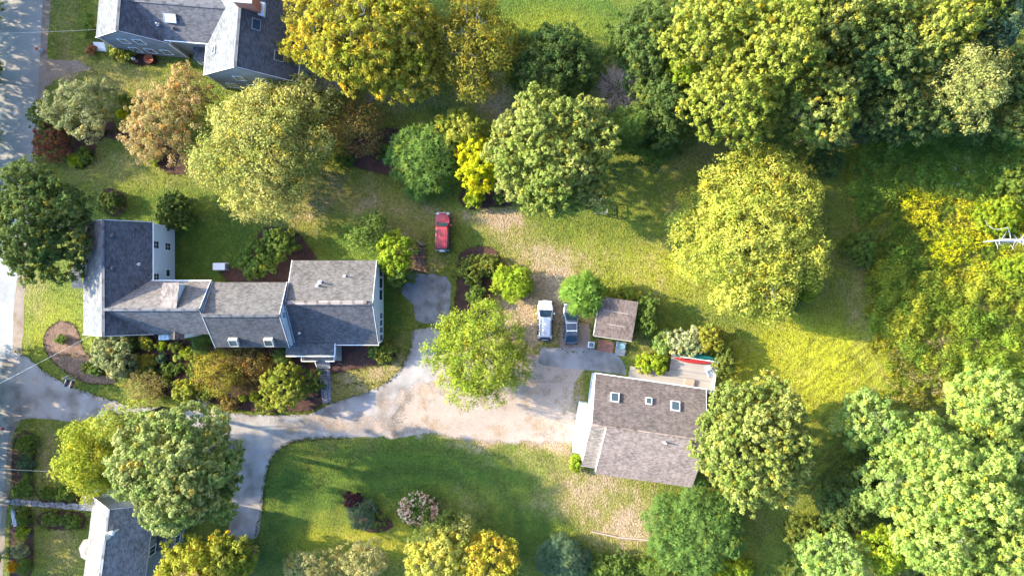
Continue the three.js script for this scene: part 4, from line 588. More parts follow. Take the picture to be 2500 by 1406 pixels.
const STY = {
  maple: { L: .28, W: .22, dens: 300, lobe: .34, nl: 26, sub: .36, per: 26, up: .3 }, airy: { L: .26, W: .17, dens: 210, lobe: .36, nl: 30, sub: .6, per: 20, up: .4, loose: 1.3, jag: 1 }, feather: { L: .28, W: .14, dens: 270, lobe: .3, nl: 38, sub: .62, per: 26, up: .4, loose: 1.15, stretch: .6, jag: 1 },
  shrub: { L: .19, W: .13, dens: 480, lobe: .42, nl: 14, sub: .26, per: 26, up: .5 }, tight: { L: .2, W: .13, dens: 620, lobe: .6, nl: 12, sub: .2, per: 30, up: .3 }, big: { L: .27, W: .18, dens: 270, lobe: .42, nl: 16, sub: .34, per: 22, up: .6 },
  frond: { L: .46, W: .11, dens: 250, lobe: .4, nl: 22, sub: .34, per: 16, up: .7, star: true }, needle: { L: .22, W: .05, dens: 420, lobe: .4, nl: 16, sub: .28, per: 26, up: .4, star: true }, fluffy: { L: .25, W: .17, dens: 310, lobe: .32, nl: 34, sub: .4, per: 28, up: .45 },
};
function crownGeo(rx, ry, rz, cy, st, pal, o = {}) {
  const s = { ...STY[st], ...o }, A = Math.PI * rx * rz, N = Math.round(A * s.dens * (s.k ?? 1)), nsub = Math.ceil(N / s.per), lv = new Leaves(N + 64), rm = (rx + rz) / 2, lobes = [], lr = s.lobe * rm;
  for (let i = 0; i < s.nl; i++) { const y = 1 - (i + .5) / s.nl * (s.low ?? 1.45), a = i * 2.39996 + rr(-.4, .4), q = Math.sqrt(Math.max(0, 1 - y * y)), t = (s.jag ? rr(.5, .98) : rr(.56, .88)) * (o.cone ? (1 - .75 * Math.max(0, y)) : 1), ty = o.cone ? .95 : rr(.6, .85); lobes.push({ x: q * Math.cos(a) * rx * t, y: cy + y * ry * ty, z: q * Math.sin(a) * rz * t, r: lr * rr(.7, 1.25), c: R(), k: R() }); }
  const per = nsub / s.nl, P3 = pal;
  // an even under-layer over the whole crown, so that gaps between the clumps show leaves further in
  for (let i = 0; i < 9; i++) { const y = 1 - (i + .5) / 9 * 1.2, a = i * 2.39996, q = Math.sqrt(Math.max(0, 1 - y * y)); lobes.push({ x: q * Math.cos(a) * rx * .42, y: cy + y * ry * (o.cone ? .5 : .42), z: q * Math.sin(a) * rz * .42, r: rm * .42, c: R(), k: R(), fill: 1 }); }
  for (const b of lobes) {
    const ol = Math.hypot(b.x, b.y - cy, b.z) || 1, od = [b.x / ol, (b.y - cy) / ol * .6 + .45, b.z / ol], n = b.fill ? Math.round(nsub * .045) : Math.round(per * (b.r / lr) ** 2);
    const base = lerp3(P3[Math.floor(b.c * P3.length) % P3.length], P3[(Math.floor(b.c * P3.length) + 1) % P3.length], b.k * .8);
    for (let j = 0; j < n; j++) {
      let d = ball(); const dot = d[0] * od[0] + d[1] * od[1] + d[2] * od[2]; if (dot < -.15 && R() < .8) d = d.map((x) => -x);
      const rad = b.r * Math.pow(R(), .22) * (R() < .12 ? 1.22 : 1), x = b.x + d[0] * rad, y = b.y + d[1] * rad * .8, z = b.z + d[2] * rad; let deep = false;
      for (const e of lobes) if (e !== b && !e.fill && (x - e.x) ** 2 + ((y - e.y) * 1.2) ** 2 + (z - e.z) ** 2 < (e.r * (s.lobe > .38 ? .3 : .5)) ** 2) { deep = true; break; } if (deep && R() < .75) continue;
      const sr = s.sub * rr(.65, 1.25), tone = rr(.82, 1.2), mix = R(), turned = R() < .05, sc = lerp3(base, P3[Math.floor(R() * P3.length)], mix * .55).map((v, q) => turned ? v * [1.45, 1.1, .7][q] : v);
      for (let i = 0; i < s.per; i++) {
        const e = ball(); if (e[0] * d[0] + e[1] * d[1] + e[2] * d[2] < -.35 && R() < .7) { e[0] = -e[0]; e[1] = -e[1]; e[2] = -e[2]; }
        const q = sr * Math.pow(R(), .4) * (s.loose ?? 1), k = tone * rr(.78, 1.24), col = [sc[0] * k * rr(.9, 1.1), sc[1] * k, sc[2] * k];
        let nx = e[0] * .8 + rr(-.55, .55), ny = e[1] * .8 + s.up + rr(-.4, .4), nz = e[2] * .8 + rr(-.55, .55); const m = Math.hypot(nx, ny, nz) || 1; nx /= m; ny /= m; nz /= m;
        const Lk = s.L * rr(.7, 1.3), sx = x + e[0] * q, sy = y + e[1] * q * (s.stretch ? 1 : .85), sz = z + e[2] * q;
        if (s.star) { const h = Math.hypot(e[0], e[2]) || 1, ex = e[0] / h, ez = e[2] / h, dr = -.25 - R() * .4; lv.add(x + ex * (Lk * .55 + q * .35), y + e[1] * .18 + dr * Lk * .3, z + ez * (Lk * .55 + q * .35), ex * .3 + rr(-.2, .2), 1, ez * .3 + rr(-.2, .2), ex, dr, ez, Lk, s.W * rr(.8, 1.2), col); }
        else lv.add(sx, sy, sz, nx, ny, nz, e[0] + rr(-.8, .8), e[1] - .3 + rr(-.5, .5), e[2] + rr(-.8, .8), Lk, s.W * rr(.75, 1.25), col);
      }
    }
  }
  leafTotal += lv.n; return { geo: lv.geo(), lobes };
}
let treeNo = 0;
// a tree or shrub whose crown covers (px +- rx, py +- rz) of the photograph; top and foot of the crown in metres
function plant(name, label, category, px, py, rx, rz, top, foot, st, pal, o = {}) {
  reseed(1000 + 77 * treeNo++);
  const mid = foot + (top - foot) * .55, c = P(px, py, mid), k = (FLY - mid) / FOC, g = thing(name, label, category, V(c.x, 0, c.z), 0, o.group);
  const ax = rx * k, az = rz * k, over = (o.lobe ?? STY[st].lobe) < .33 ? (STY[st].jag ? .9 : .97) : .94, { geo, lobes } = crownGeo(ax * over, (top - foot) / 2 * .9, az * over, (top + foot) / 2, st, Array.isArray(pal) ? pal : PAL[pal], o);
  const big = top > 4.5, wood = [], m = o.bark ?? M.bark, r0 = big ? .035 * top * .6 : .03 + top * .012;
  if (big) { const hub = V(0, foot + (top - foot) * .25, 0); wood.push(limb(V(0, 0, 0), hub, r0, r0 * .75, .03, 8, 5)); for (const b of lobes) if (!b.fill && R() < .8) wood.push(limb(hub.clone().add(V(0, rr(-.4, .8), 0)), V(b.x * .95, b.y, b.z * .95), r0 * .38, .025, .12, 5, 5)); }
  else for (const b of lobes) if (!b.fill) wood.push(limb(V(b.x * .1, 0, b.z * .1), V(b.x * .9, b.y, b.z * .9), r0, .012, .1, 4, 3));
  part(big ? 'trunk' : 'stem', wood, m, g); part(big ? 'crown' : 'foliage', geo, o.mat ?? leafMat, g);
  if (o.bare) { const tw = []; for (let i = 0; i < o.bare; i++) { const b = lobes[Math.floor(R() * lobes.length * .5)], a = V(b.x * .5, b.y + rr(0, .4), b.z * .5), e = V(b.x * 1.1 + rr(-1, 1), b.y + b.r * rr(.5, .95), b.z * 1.1 + rr(-1, 1)); tw.length = 0; tw.push(limb(a, e, .05, .012, .1, 4, 4)); for (let j = 0; j < 3; j++) { const t = a.clone().lerp(e, rr(.4, .9)); tw.push(limb(t, t.clone().add(V(rr(-1.2, 1.2), rr(.1, .8), rr(-1.2, 1.2))), .022, .006, .12, 3, 3)); } part('bare_branch', tw, M.greyBark, g); } }
  if (o.blossom) { const lv = new Leaves(4096), h = (top - foot) / 2; for (let i = 0; i < o.blossom; i++) { const y = 1 - R() * 1.05, a = R() * 6.28, q = Math.sqrt(1 - y * y * .9), jr = rr(.86, 1.06), x = q * Math.cos(a) * ax * jr, z = q * Math.sin(a) * az * jr, yy = (top + foot) / 2 + y * h * 1.02, bc = lerp3(o.bc[0], o.bc[1], R()), br = (o.br ?? .13) * rr(.7, 1.2); for (let j = 0; j < 22; j++) { const e = ball(), t = rr(.85, 1.1); if (e[1] < -.4) continue; lv.add(x + e[0] * br, yy + e[1] * br, z + e[2] * br, e[0], e[1], e[2], R() - .5, R() - .5, R() - .5, br * .9, br * .7, bc.map((v) => v * t)); } } const bl = part('blossoms', lv.geo(), flowerMat, g); bl.userData.kind = 'stuff'; }
  return g;
}
const tree = (name, label, ...a) => plant(name, label, 'tree', ...a), bush = (name, label, ...a) => plant(name, label, 'shrub', ...a);

// west side, road and front gardens
tree('maple_tree', 'large dark green maple overhanging the road at the corner of the long house', 85, 545, 118, 158, 12, 3, 'maple', 'darkMaple', { k: .9 });
tree('olive_tree', 'small grey-green tree beside the road above the red-leaved shrub', 190, 262, 78, 76, 5.5, .8, 'shrub', 'grey', { dens: 210, sub: .4, L: .22, W: .13 });
bush('road_shrub', 'mid green shrub tucked between the road and the grey-green tree', 112, 280, 46, 44, 3.2, .2, 'shrub', 'leaf', { dens: 240 });
bush('red_shrub', 'red-purple leaved shrub at the road edge', 125, 345, 52, 48, 2.6, .2, 'shrub', 'red', { dens: 260 });
bush('hosta', 'bright yellow-green large-leaved plant at the tip of the north bed', 184, 390, 20, 16, .8, .1, 'big', 'lime', {}); bush('hosta', 'mid green leafy plant behind the yellow-green one in the north bed', 205, 378, 18, 18, .9, .1, 'big', 'leaf', {});
bush('golden_bush', 'tiny golden yellow bush at the edge of the tan tree', 297, 278, 12, 14, 1.2, .1, 'shrub', 'lemon', {}); bush('green_bush', 'small dark green bush just north of the tan tree', 300, 245, 18, 14, 1.2, .1, 'shrub', 'leaf', {});
tree('tan_tree', 'tan and pink-tinged small tree on the mulch bed beside the olive tree', 385, 305, 92, 92, 6, .8, 'shrub', 'tan', { dens: 220, sub: .42, L: .22, W: .12, nl: 20 });
tree('tan_tree', 'pinkish beige bushy tree below the shingled house corner', 452, 222, 56, 56, 6.5, 1, 'shrub', [[.54, .36, .19], [.42, .32, .13], [.28, .23, .08]], { dens: 220, sub: .4, L: .22, W: .12 });
bush('green_bush', 'small bright green bush at the lawn edge below the tan tree', 375, 383, 18, 19, 1, .1, 'shrub', 'lime', {});
tree('olive_tree', 'wide pale olive-green feathery tree in the middle of the north lawn', 640, 375, 158, 172, 9, 1.5, 'airy', 'olive', { bare: 10, nl: 44, lobe: .28, dens: 230 });
tree('olive_tree', 'pale yellow-green tree top leaning against the shingled house wall', 745, 245, 80, 58, 7, 1.5, 'airy', 'olive', { dens: 140, bare: 3 });
tree('bronze_tree', 'bronze-brown small tree east of the pale olive tree', 862, 308, 76, 62, 4.8, .6, 'airy', 'bronze', { dens: 190, L: .2, W: .12 });
tree('yellow_tree', 'huge golden yellow tree behind the shingled house', 880, 70, 215, 160, 12, 3, 'fluffy', 'yellow', { nl: 54, lobe: .24, bare: 12, dens: 240 });
tree('yellow_tree', 'lower golden bough of leaves over the wooden chair', 985, 170, 105, 75, 9, 2.5, 'fluffy', 'yellow', { dens: 240, bare: 4 });
tree('fading_tree', 'dull olive and amber tree with grey bare branches east of the golden tree', 1150, 110, 105, 120, 10, 2, 'airy', [[.22, .21, .03], [.3, .23, .035], [.16, .17, .03]], { bare: 16, dens: 170 });
tree('shade_tree', 'dark green shaded tree north of the round maple', 1350, 150, 115, 92, 7.5, .6, 'fluffy', 'deep');
tree('shade_tree', 'dark green leafy mass between the bright wood and the bare shrub', 1585, 110, 75, 110, 8, .6, 'fluffy', 'deep');
tree('shade_tree', 'dark vine-covered tree below the bright wood', 1620, 270, 78, 95, 8, .6, 'fluffy', 'deep');
tree('maple_tree', 'big pale green round maple in the middle of the garden', 1352, 372, 166, 180, 12.5, 2.5, 'maple', 'maple', { nl: 40, lobe: .26 });
tree('green_tree', 'glossy bright green young tree beside the round maple', 1530, 318, 50, 56, 8, 1, 'frond', 'leaf');
tree('sumac_tree', 'spreading green sumac with feathery fronds east of the dark mulch', 1030, 385, 82, 84, 4.6, .4, 'frond', 'frond', { dens: 240, jag: 1, nl: 30, lobe: .3 });
tree('green_tree', 'green bushy tree between the sumac and the round maple', 1125, 318, 62, 52, 5.2, .5, 'big', 'bright');
tree('locust_tree', 'brilliant lemon yellow locust beside the round maple', 1168, 400, 48, 78, 5.8, .8, 'big', 'lemon', { dens: 230 });
bush('golden_bush', 'yellow-green tuft below the lemon yellow locust', 1156, 484, 24, 22, 2, .1, 'big', 'lime');
bush('round_bush', 'small clipped dark ball in the mulch beside the bronze tree', 937, 372, 17, 19, 1.3, .05, 'tight', 'leaf'); bush('round_bush', 'small dark green mound at the foot of the round maple', 1220, 485, 14, 13, 1, .05, 'tight', 'leaf'); bush('green_bush', 'low loose green bush at the west tip of the dark mulch', 838, 388, 24, 20, 1, .05, 'shrub', 'leaf');
bush('round_bush', 'round dark green bush on the lawn by the white wall', 421, 517, 40, 40, 2.6, .1, 'tight', 'deep', { dens: 900 }); bush('green_bush', 'loose dark bush in the round mulch ring on the lawn', 266, 492, 28, 30, 1.5, .1, 'shrub', 'deep');
bush('rhododendron', 'large dark green rhododendron behind the long house', 628, 635, 54, 46, 3, .1, 'big', 'leaf', { dens: 230 }); bush('rhododendron', 'second dark rhododendron lobe next to the black mulch', 680, 598, 46, 40, 2.8, .1, 'big', 'leaf', { dens: 230 });
tree('lime_tree', 'lime-green young tree at the rear corner of the long house', 962, 622, 50, 56, 5.2, .6, 'big', 'lime'); tree('green_tree', 'dull green sapling behind the lime-green young tree', 905, 570, 54, 52, 5, .6, 'airy', 'leaf', { dens: 130, L: .24 }); tree('green_tree', 'dark green growth between the long house and the lime-green tree', 972, 668, 34, 30, 4.5, .3, 'big', 'leaf');
// beds in front of the long house
bush('viburnum', 'pale green and cream flowering shrub at the end of the kidney-shaped bed', 276, 872, 52, 50, 2, .1, 'big', 'grey', { blossom: 120, bc: [[.5, .52, .36], [.36, .42, .2]], br: .07 });
bush('juniper', 'flat gold feathery juniper east of the cream shrub', 348, 886, 30, 20, .7, .05, 'needle', [[.3, .26, .04], [.36, .28, .05]]); bush('dry_shrub', 'loose tan and olive shrub at the driveway edge', 352, 946, 46, 42, 2, .1, 'airy', 'dry', { dens: 260, L: .16, W: .07, sub: .35 });
for (const [a, b, r, q, p, lb] of [[355, 838, 17, 14, 'bright', 'small yellow-green bush south of the house wall'], [392, 845, 12, 11, 'lime', 'tiny lime green plant below the white box'], [430, 848, 18, 12, 'olivegreen', 'low olive plant below the brown entry roof'], [455, 861, 15, 13, 'lime', 'small lime green mound in the front bed'], [393, 873, 12, 13, 'blue', 'small blue-green bush in the front bed'], [405, 925, 12, 16, 'leaf', 'dark green upright bush near the dry tan shrub'], [430, 878, 8, 8, 'pale', 'tiny pale plant on the bare mulch'], [212, 895, 18, 12, 'olivegreen', 'low olive plant on the kidney-shaped bed'], [592, 972, 10, 8, 'lime', 'tiny green plant in the southern mulch'], [146, 829, 12, 9, 'leaf', 'small dark seedling on the bare kidney-shaped bed'], [620, 968, 12, 12, 'lime', 'small lime plant beside the green dome bush'], [345, 905, 40, 12, 'deep', 'low dark ground plant behind the gold juniper']]) bush('green_bush', lb, a, b, r, q, .8, .03, 'shrub', p);
for (const [a, b, r, q, p, lb] of [[318, 842, 22, 16, 'olivegreen', 'green plant between the cream shrub and the wall'], [475, 905, 26, 18, 'olivegreen', 'low green cover in the middle of the front bed'], [420, 900, 34, 12, 'leaf', 'strip of green cover along the inner lawn of the front bed'], [560, 985, 24, 14, 'bronze', 'bronze low plants along the drive side of the front bed'], [640, 990, 22, 12, 'olivegreen', 'green fringe at the foot of the green dome bush'], [500, 962, 24, 16, 'olivegreen', 'low green plants around the fallen branches'], [655, 900, 24, 22, 'bronze', 'bronze bush between the ninebark and the green dome'], [300, 905, 30, 14, 'leaf', 'dark green edge below the cream flowering shrub'], [470, 868, 20, 14, 'bright', 'light green plants south of the conifer'], [380, 960, 20, 14, 'dry', 'tan grassy clump on the driveway edge'], [240, 842, 24, 18, 'bright', 'yellow-green plants at the corner of the house by the kidney-shaped bed'], [230, 905, 14, 12, 'leaf', 'small green clump on the slope of the kidney-shaped bed']]) bush('green_bush', lb, a, b, r, q, .9, .03, 'shrub', p);
bush('conifer', 'dark green upright conifer against the long house', 492, 845, 24, 24, 3.6, .1, 'needle', 'deep', { cone: true, dens: 500 }); bush('ninebark', 'big golden-brown shrub in the front bed', 532, 905, 60, 56, 3, .1, 'airy', 'autumn', { dens: 300, L: .18, W: .1, sub: .4 }); bush('ninebark', 'bronze shaded shrub in front of the long house', 615, 885, 48, 40, 2.4, .1, 'airy', 'bronze', { dens: 280, L: .18, W: .1, sub: .4 }); bush('ninebark', 'rust-brown open shrub below the big golden-brown one', 590, 935, 42, 32, 1.6, .1, 'airy', 'bronze', { dens: 200, L: .16, W: .08, sub: .35 });
bush('cypress', 'bright yellow-green dome bush beside the flagstone path', 690, 945, 54, 66, 4, .1, 'shrub', 'bright', { dens: 380, nl: 26, lobe: .3, cone: false }); bush('cypress', 'small round green bush at the flagstone path edge', 755, 932, 25, 34, 2.4, .1, 'tight', 'leaf', { dens: 480 }); bush('yew', 'dark shaded yew under the porch eave', 684, 872, 22, 20, 2.4, .1, 'needle', 'deep');
bush('green_bush', 'glossy light green bush beside the fallen grey branches', 448, 955, 32, 26, 1.3, .05, 'big', 'bright'); bush('green_bush', 'broad mid green bush at the south-east corner of the long house', 934, 856, 38, 24, 1.4, .05, 'big', 'olivegreen');
bush('azalea', 'green bush north of the small brown shrubs in the drive bed', 1150, 660, 36, 36, 1.8, .05, 'shrub', 'olivegreen'); bush('azalea', 'mottled green bush at the top of the drive bed', 1192, 646, 30, 24, 1.6, .05, 'shrub', 'olivegreen'); bush('azalea', 'dark upright green bush in the lower drive bed', 1162, 722, 20, 30, 1.6, .05, 'big', 'leaf');
bush('sumac_bush', 'bright lime large-leaved bush east of the drive bed', 1248, 688, 48, 38, 2.2, .1, 'frond', 'lime', { W: .16, dens: 150 });
tree('lime_tree', 'round yellow-green tree standing in the gravel yard', 1170, 868, 112, 118, 7, 1.2, 'feather', [[.24, .31, .03], [.31, .36, .045], [.18, .25, .025], [.36, .37, .07]], { nl: 44, dens: 340, L: .25, W: .13, lobe: .34 });
tree('sumac_tree', 'bright green sumac with radiating leaves over the dark grey car', 1424, 716, 46, 46, 4.6, 1, 'frond', [[.16, .27, .04], [.2, .32, .06], [.13, .22, .035]], { L: .6, W: .13 });
bush('shed_hedge', 'dark green overgrown hedge along the east side of the shed', 1578, 768, 24, 62, 2.6, .1, 'shrub', 'leaf'); bush('shed_hedge', 'yellow-green weedy bushes behind the shed', 1518, 716, 52, 16, 1.8, .1, 'shrub', 'bright');
bush('willow_shrub', 'dappled cream and pale green willow shrub north of the deck', 1672, 836, 50, 36, 2.4, .1, 'shrub', 'white', { dens: 420 }); bush('willow_shrub', 'grey-blue shrub west of the cream willow shrub', 1620, 834, 26, 30, 2, .1, 'shrub', 'palesage'); bush('autumn_bush', 'orange and green autumn bush behind the deck railing', 1738, 828, 36, 34, 3, .1, 'shrub', [[.26, .28, .04], [.36, .33, .05], [.18, .22, .04], [.4, .3, .06]]); bush('autumn_bush', 'dark green bush at the corner of the deck railing', 1768, 882, 26, 42, 2.6, .1, 'shrub', 'olivegreen');
bush('golden_bush', 'bright yellow-green bush in the nook of the deck', 1592, 888, 44, 27, 1.4, .05, 'shrub', 'lime'); bush('golden_bush', 'bright weedy bush at the west corner of the garage', 1407, 1130, 14, 22, 1, .05, 'shrub', 'lime');
// east side
tree('ash_tree', 'broad yellow-green spiky-topped ash standing alone in the meadow', 1833, 568, 205, 226, 9.2, 1, 'feather', [[.4, .41, .07], [.48, .46, .1], [.31, .35, .055]], { nl: 84, lobe: .2, bare: 10, dens: 265, W: .15 });
bush('green_bush', 'dark green bush growing under the lone ash', 1908, 718, 46, 54, 2.8, .1, 'shrub', 'leaf'); bush('golden_bush', 'yellow-green bush beside the dark one under the lone ash', 1968, 706, 30, 30, 2.2, .1, 'shrub', 'lime'); bush('round_bush', 'rounded green bush alone on the mown meadow edge', 2102, 604, 36, 48, 2.2, .1, 'shrub', 'leaf'); bush('green_bush', 'shaded green thicket at the foot of the wood', 2015, 395, 46, 40, 2.5, .1, 'shrub', 'deep');
tree('maple_tree', 'big maple with a rounded crown east of the garage', 1842, 1085, 148, 178, 11, 2, 'maple', 'maple', { nl: 40, lobe: .26 });
tree('walnut_tree', 'spreading green tree of long narrow leaves south of the garage', 1700, 1290, 124, 104, 4.8, .4, 'frond', 'frond', { dens: 240, nl: 44, lobe: .26, jag: 1 });
// wood at the upper right
const wood = [[1735, 70, 115, 105, 14, 'bright', 'bright yellow-green crown at the west corner of the wood'], [1795, 235, 115, 125, 14, 'bright', 'bright lower crown of the wood above the bare lawn'], [1900, 120, 130, 145, 16, 'bright', 'tall bright crown with shaded east side in the wood'], [2010, 250, 110, 105, 12, 'maple', 'mid green crown of the wood with a tattered lower edge'], [2040, 60, 100, 95, 13, 'maple', 'green crown at the north edge between bright and dark trees'], [2140, 150, 105, 110, 12, 'darkMaple', 'dark green crown in the middle of the wood'], [2180, 270, 95, 75, 10, 'darkMaple', 'dark low crown where the wood meets the meadow'], [2255, 120, 90, 80, 12, 'maple', 'green crown with a bright rim west of the pale dome'], [2300, 55, 100, 70, 14, 'bright', 'sunlit crown along the north edge of the wood'], [2285, 285, 80, 60, 10, 'darkMaple', 'dark crown below the pale dome tree'], [2430, 60, 62, 70, 12, 'blue', 'blue-grey shaded crown at the top corner'], [2480, 190, 50, 75, 10, 'darkMaple', 'dark crown behind the pale dome tree'], [1960, -20, 80, 60, 13, 'bright', 'sunlit crown cut by the top edge above the bright ones'], [2170, 20, 90, 60, 13, 'maple', 'crown at the top edge between the dark and sunlit ones'], [2400, -10, 80, 60, 14, 'bright', 'sunlit crown cut by the top edge near the blue-grey one'], [2090, 190, 70, 70, 9, 'maple', 'lower crown filling the gap in the middle of the wood'], [2220, 195, 60, 60, 9, 'maple', 'small green crown west of the pale dome'], [2380, 300, 70, 45, 7, 'darkMaple', 'low dark crown in the shade of the pale dome'], [2490, 300, 60, 50, 8, 'maple', 'crown at the frame edge where wood meets meadow']];
for (const [a, b, r, q, h, p, lb] of wood) tree('wood_tree', lb, a, b, r, q, h, 2, 'maple', p, { nl: 26, k: .7 });
tree('wood_tree', 'pale domed crown catching the light at the edge of the wood', 2362, 210, 96, 100, 13.5, 2, 'feather', [[.32, .33, .1], [.4, .38, .14], [.26, .28, .09]], { nl: 40, dens: 170 });
tree('wood_tree', 'yellowing small crown hanging over the lawn at the foot of the wood', 1985, 330, 50, 26, 7, 1, 'fluffy', 'ash'); tree('green_tree', 'yellow-green gap tree inside the west edge of the wood', 1665, 172, 34, 34, 9, 2, 'big', 'lime'); bush('shade_bush', 'dark green low growth between the round maple and the wood', 1595, 345, 62, 40, 3, .1, 'frond', 'leaf');
bush('green_bush', 'bright green bush north of the bare twiggy shrub', 1520, 110, 38, 28, 3, .1, 'shrub', 'leaf');
// pale trees at the lower right
for (const [a, b, r, q, h, p, lb] of [[2128, 1030, 84, 72, 9, 'palesage', 'pale sage-green crown at the corner of the sunlit meadow'], [2240, 1100, 95, 85, 12, 'pale', 'pale green crown with a dark hollow below it'], [2405, 985, 92, 90, 11, 'pale', 'pale green crown standing against the weedy meadow'], [2350, 1180, 130, 120, 15, 'pale', 'tallest pale green crown with pale dead branch in it'], [2460, 1130, 50, 95, 11, 'palesage', 'bluish green crown at the frame edge behind the tallest one'], [2290, 1310, 110, 95, 13, 'pale', 'broad pale green crown below the tallest one'], [2430, 1330, 90, 85, 13, 'pale', 'pale crown in the bottom corner'], [2040, 1365, 100, 60, 9, 'palesage', 'silvery pale crown at the bottom beside the yellow one'], [2160, 1345, 60, 55, 8, 'lime', 'yellow-green crown between the silvery and the broad pale one'], [2180, 1185, 80, 70, 10, 'palesage', 'bluish green crown in the hollow of the pale trees'], [2250, 1220, 80, 70, 12, 'pale', 'pale crown leaning over the dark hollow'], [2490, 1010, 60, 80, 10, 'palesage', 'sage crown at the frame edge by the weedy meadow'], [2490, 1250, 60, 80, 12, 'palesage', 'sage crown at the frame edge below the bluish green one'], [2350, 1400, 90, 50, 12, 'pale', 'pale crown cut by the bottom edge']]) tree('locust_tree', lb, a, b, r, q, h, 1.5, 'fluffy', p, { nl: 30, bare: 4 });
tree('shade_tree', 'dark shaded tree between the maple and the pale crowns', 2068, 1220, 62, 98, 6, .4, 'fluffy', 'deep'); tree('shade_tree', 'dark hollow thicket under the pale crowns', 2150, 1130, 60, 60, 5, .3, 'fluffy', 'deep'); bush('golden_bush', 'yellow-green scrub at the bottom edge below the shaded tree', 1960, 1300, 60, 40, 1.6, .05, 'shrub', 'olivegreen');
// south edge
bush('juniper', 'blue-green spiky juniper on the south lawn', 1372, 1362, 62, 50, 3, .1, 'needle', 'blue', { L: .4, W: .06 }); bush('green_bush', 'dark green scrub at the bottom edge east of the juniper', 1500, 1390, 72, 28, 1.8, .1, 'big', 'leaf'); bush('green_bush', 'leafy scrub at the bottom edge below the walnut', 1620, 1395, 60, 26, 2, .1, 'frond', 'leaf'); bush('golden_bush', 'lime scrub at the bottom edge among dark leaves', 1790, 1390, 60, 26, 1.6, .1, 'shrub', 'lime');
tree('yellow_tree', 'yellow and orange tree on the bottom edge of the lawn', 1075, 1355, 92, 70, 6.5, .8, 'fluffy', 'ash', { bare: 4 }); tree('yellow_tree', 'golden orange-tipped tree at the bottom edge by the juniper', 1195, 1368, 80, 64, 6.5, .8, 'fluffy', 'gold', { bare: 4 }); tree('green_tree', 'slender yellow-green sapling above the pink hydrangea shadow', 1092, 1275, 24, 34, 5, .8, 'shrub', 'olivegreen'); tree('green_tree', 'thin olive sapling beside the yellow bottom tree', 1130, 1290, 24, 28, 5, .8, 'airy', 'olive');
tree('pale_tree', 'pale cream-olive tree at the bottom of the lawn', 890, 1370, 62, 52, 6, .6, 'shrub', [[.4, .36, .17], [.48, .43, .22], [.3, .29, .11]], { dens: 250, L: .2, W: .1, sub: .4 }); tree('pale_tree', 'pale olive bushy tree at the bottom edge beside the cream one', 770, 1388, 78, 44, 5.5, .6, 'shrub', [[.36, .33, .15], [.44, .4, .2], [.28, .27, .1]], { dens: 250, L: .2, W: .1, sub: .4 });
bush('hydrangea', 'round hydrangea covered in pink and cream flower heads on the lawn', 1021, 1243, 47, 42, 2, .1, 'shrub', 'leaf', { blossom: 330, bc: [[.82, .62, .4], [.78, .38, .25]], br: .14 }); bush('smoke_bush', 'small dark purple bush on the south lawn', 861, 1222, 20, 20, 1.6, .05, 'shrub', 'purple'); bush('blue_spruce', 'blue-green low spruce beside the dark purple bush', 884, 1262, 34, 40, 2, .05, 'needle', 'blue'); bush('green_bush', 'thin green bush east of the blue-green spruce', 920, 1272, 22, 24, 1.3, .05, 'shrub', 'leaf', { dens: 200 });
tree('maple_tree', 'very large pale green maple over the cottage', 432, 1145, 182, 160, 17, 3.5, 'maple', 'mapleCream', { nl: 46, lobe: .24 }); tree('yellow_tree', 'yellow-green tree west of the very large maple', 218, 1112, 74, 108, 10, 1, 'feather', [[.32, .34, .035], [.37, .37, .045], [.24, .28, .035]], { dens: 260 }); tree('green_tree', 'olive-green tree top north of the very large maple', 300, 1030, 66, 40, 13, 2, 'feather', 'bright', { dens: 190 });
tree('olive_tree', 'olive-yellow tree at the bottom edge beside the cottage', 488, 1380, 118, 64, 9.5, 1, 'fluffy', [[.36, .35, .04], [.42, .38, .06], [.26, .28, .035]]); tree('olive_tree', 'darker olive tree at the bottom edge beside the side drive', 560, 1362, 66, 50, 9, 1, 'fluffy', 'bright'); tree('tan_tree', 'tan-leaved tree between two olive ones at the bottom edge', 492, 1396, 50, 26, 10.5, 1, 'shrub', 'tan', { dens: 240, sub: .4 });
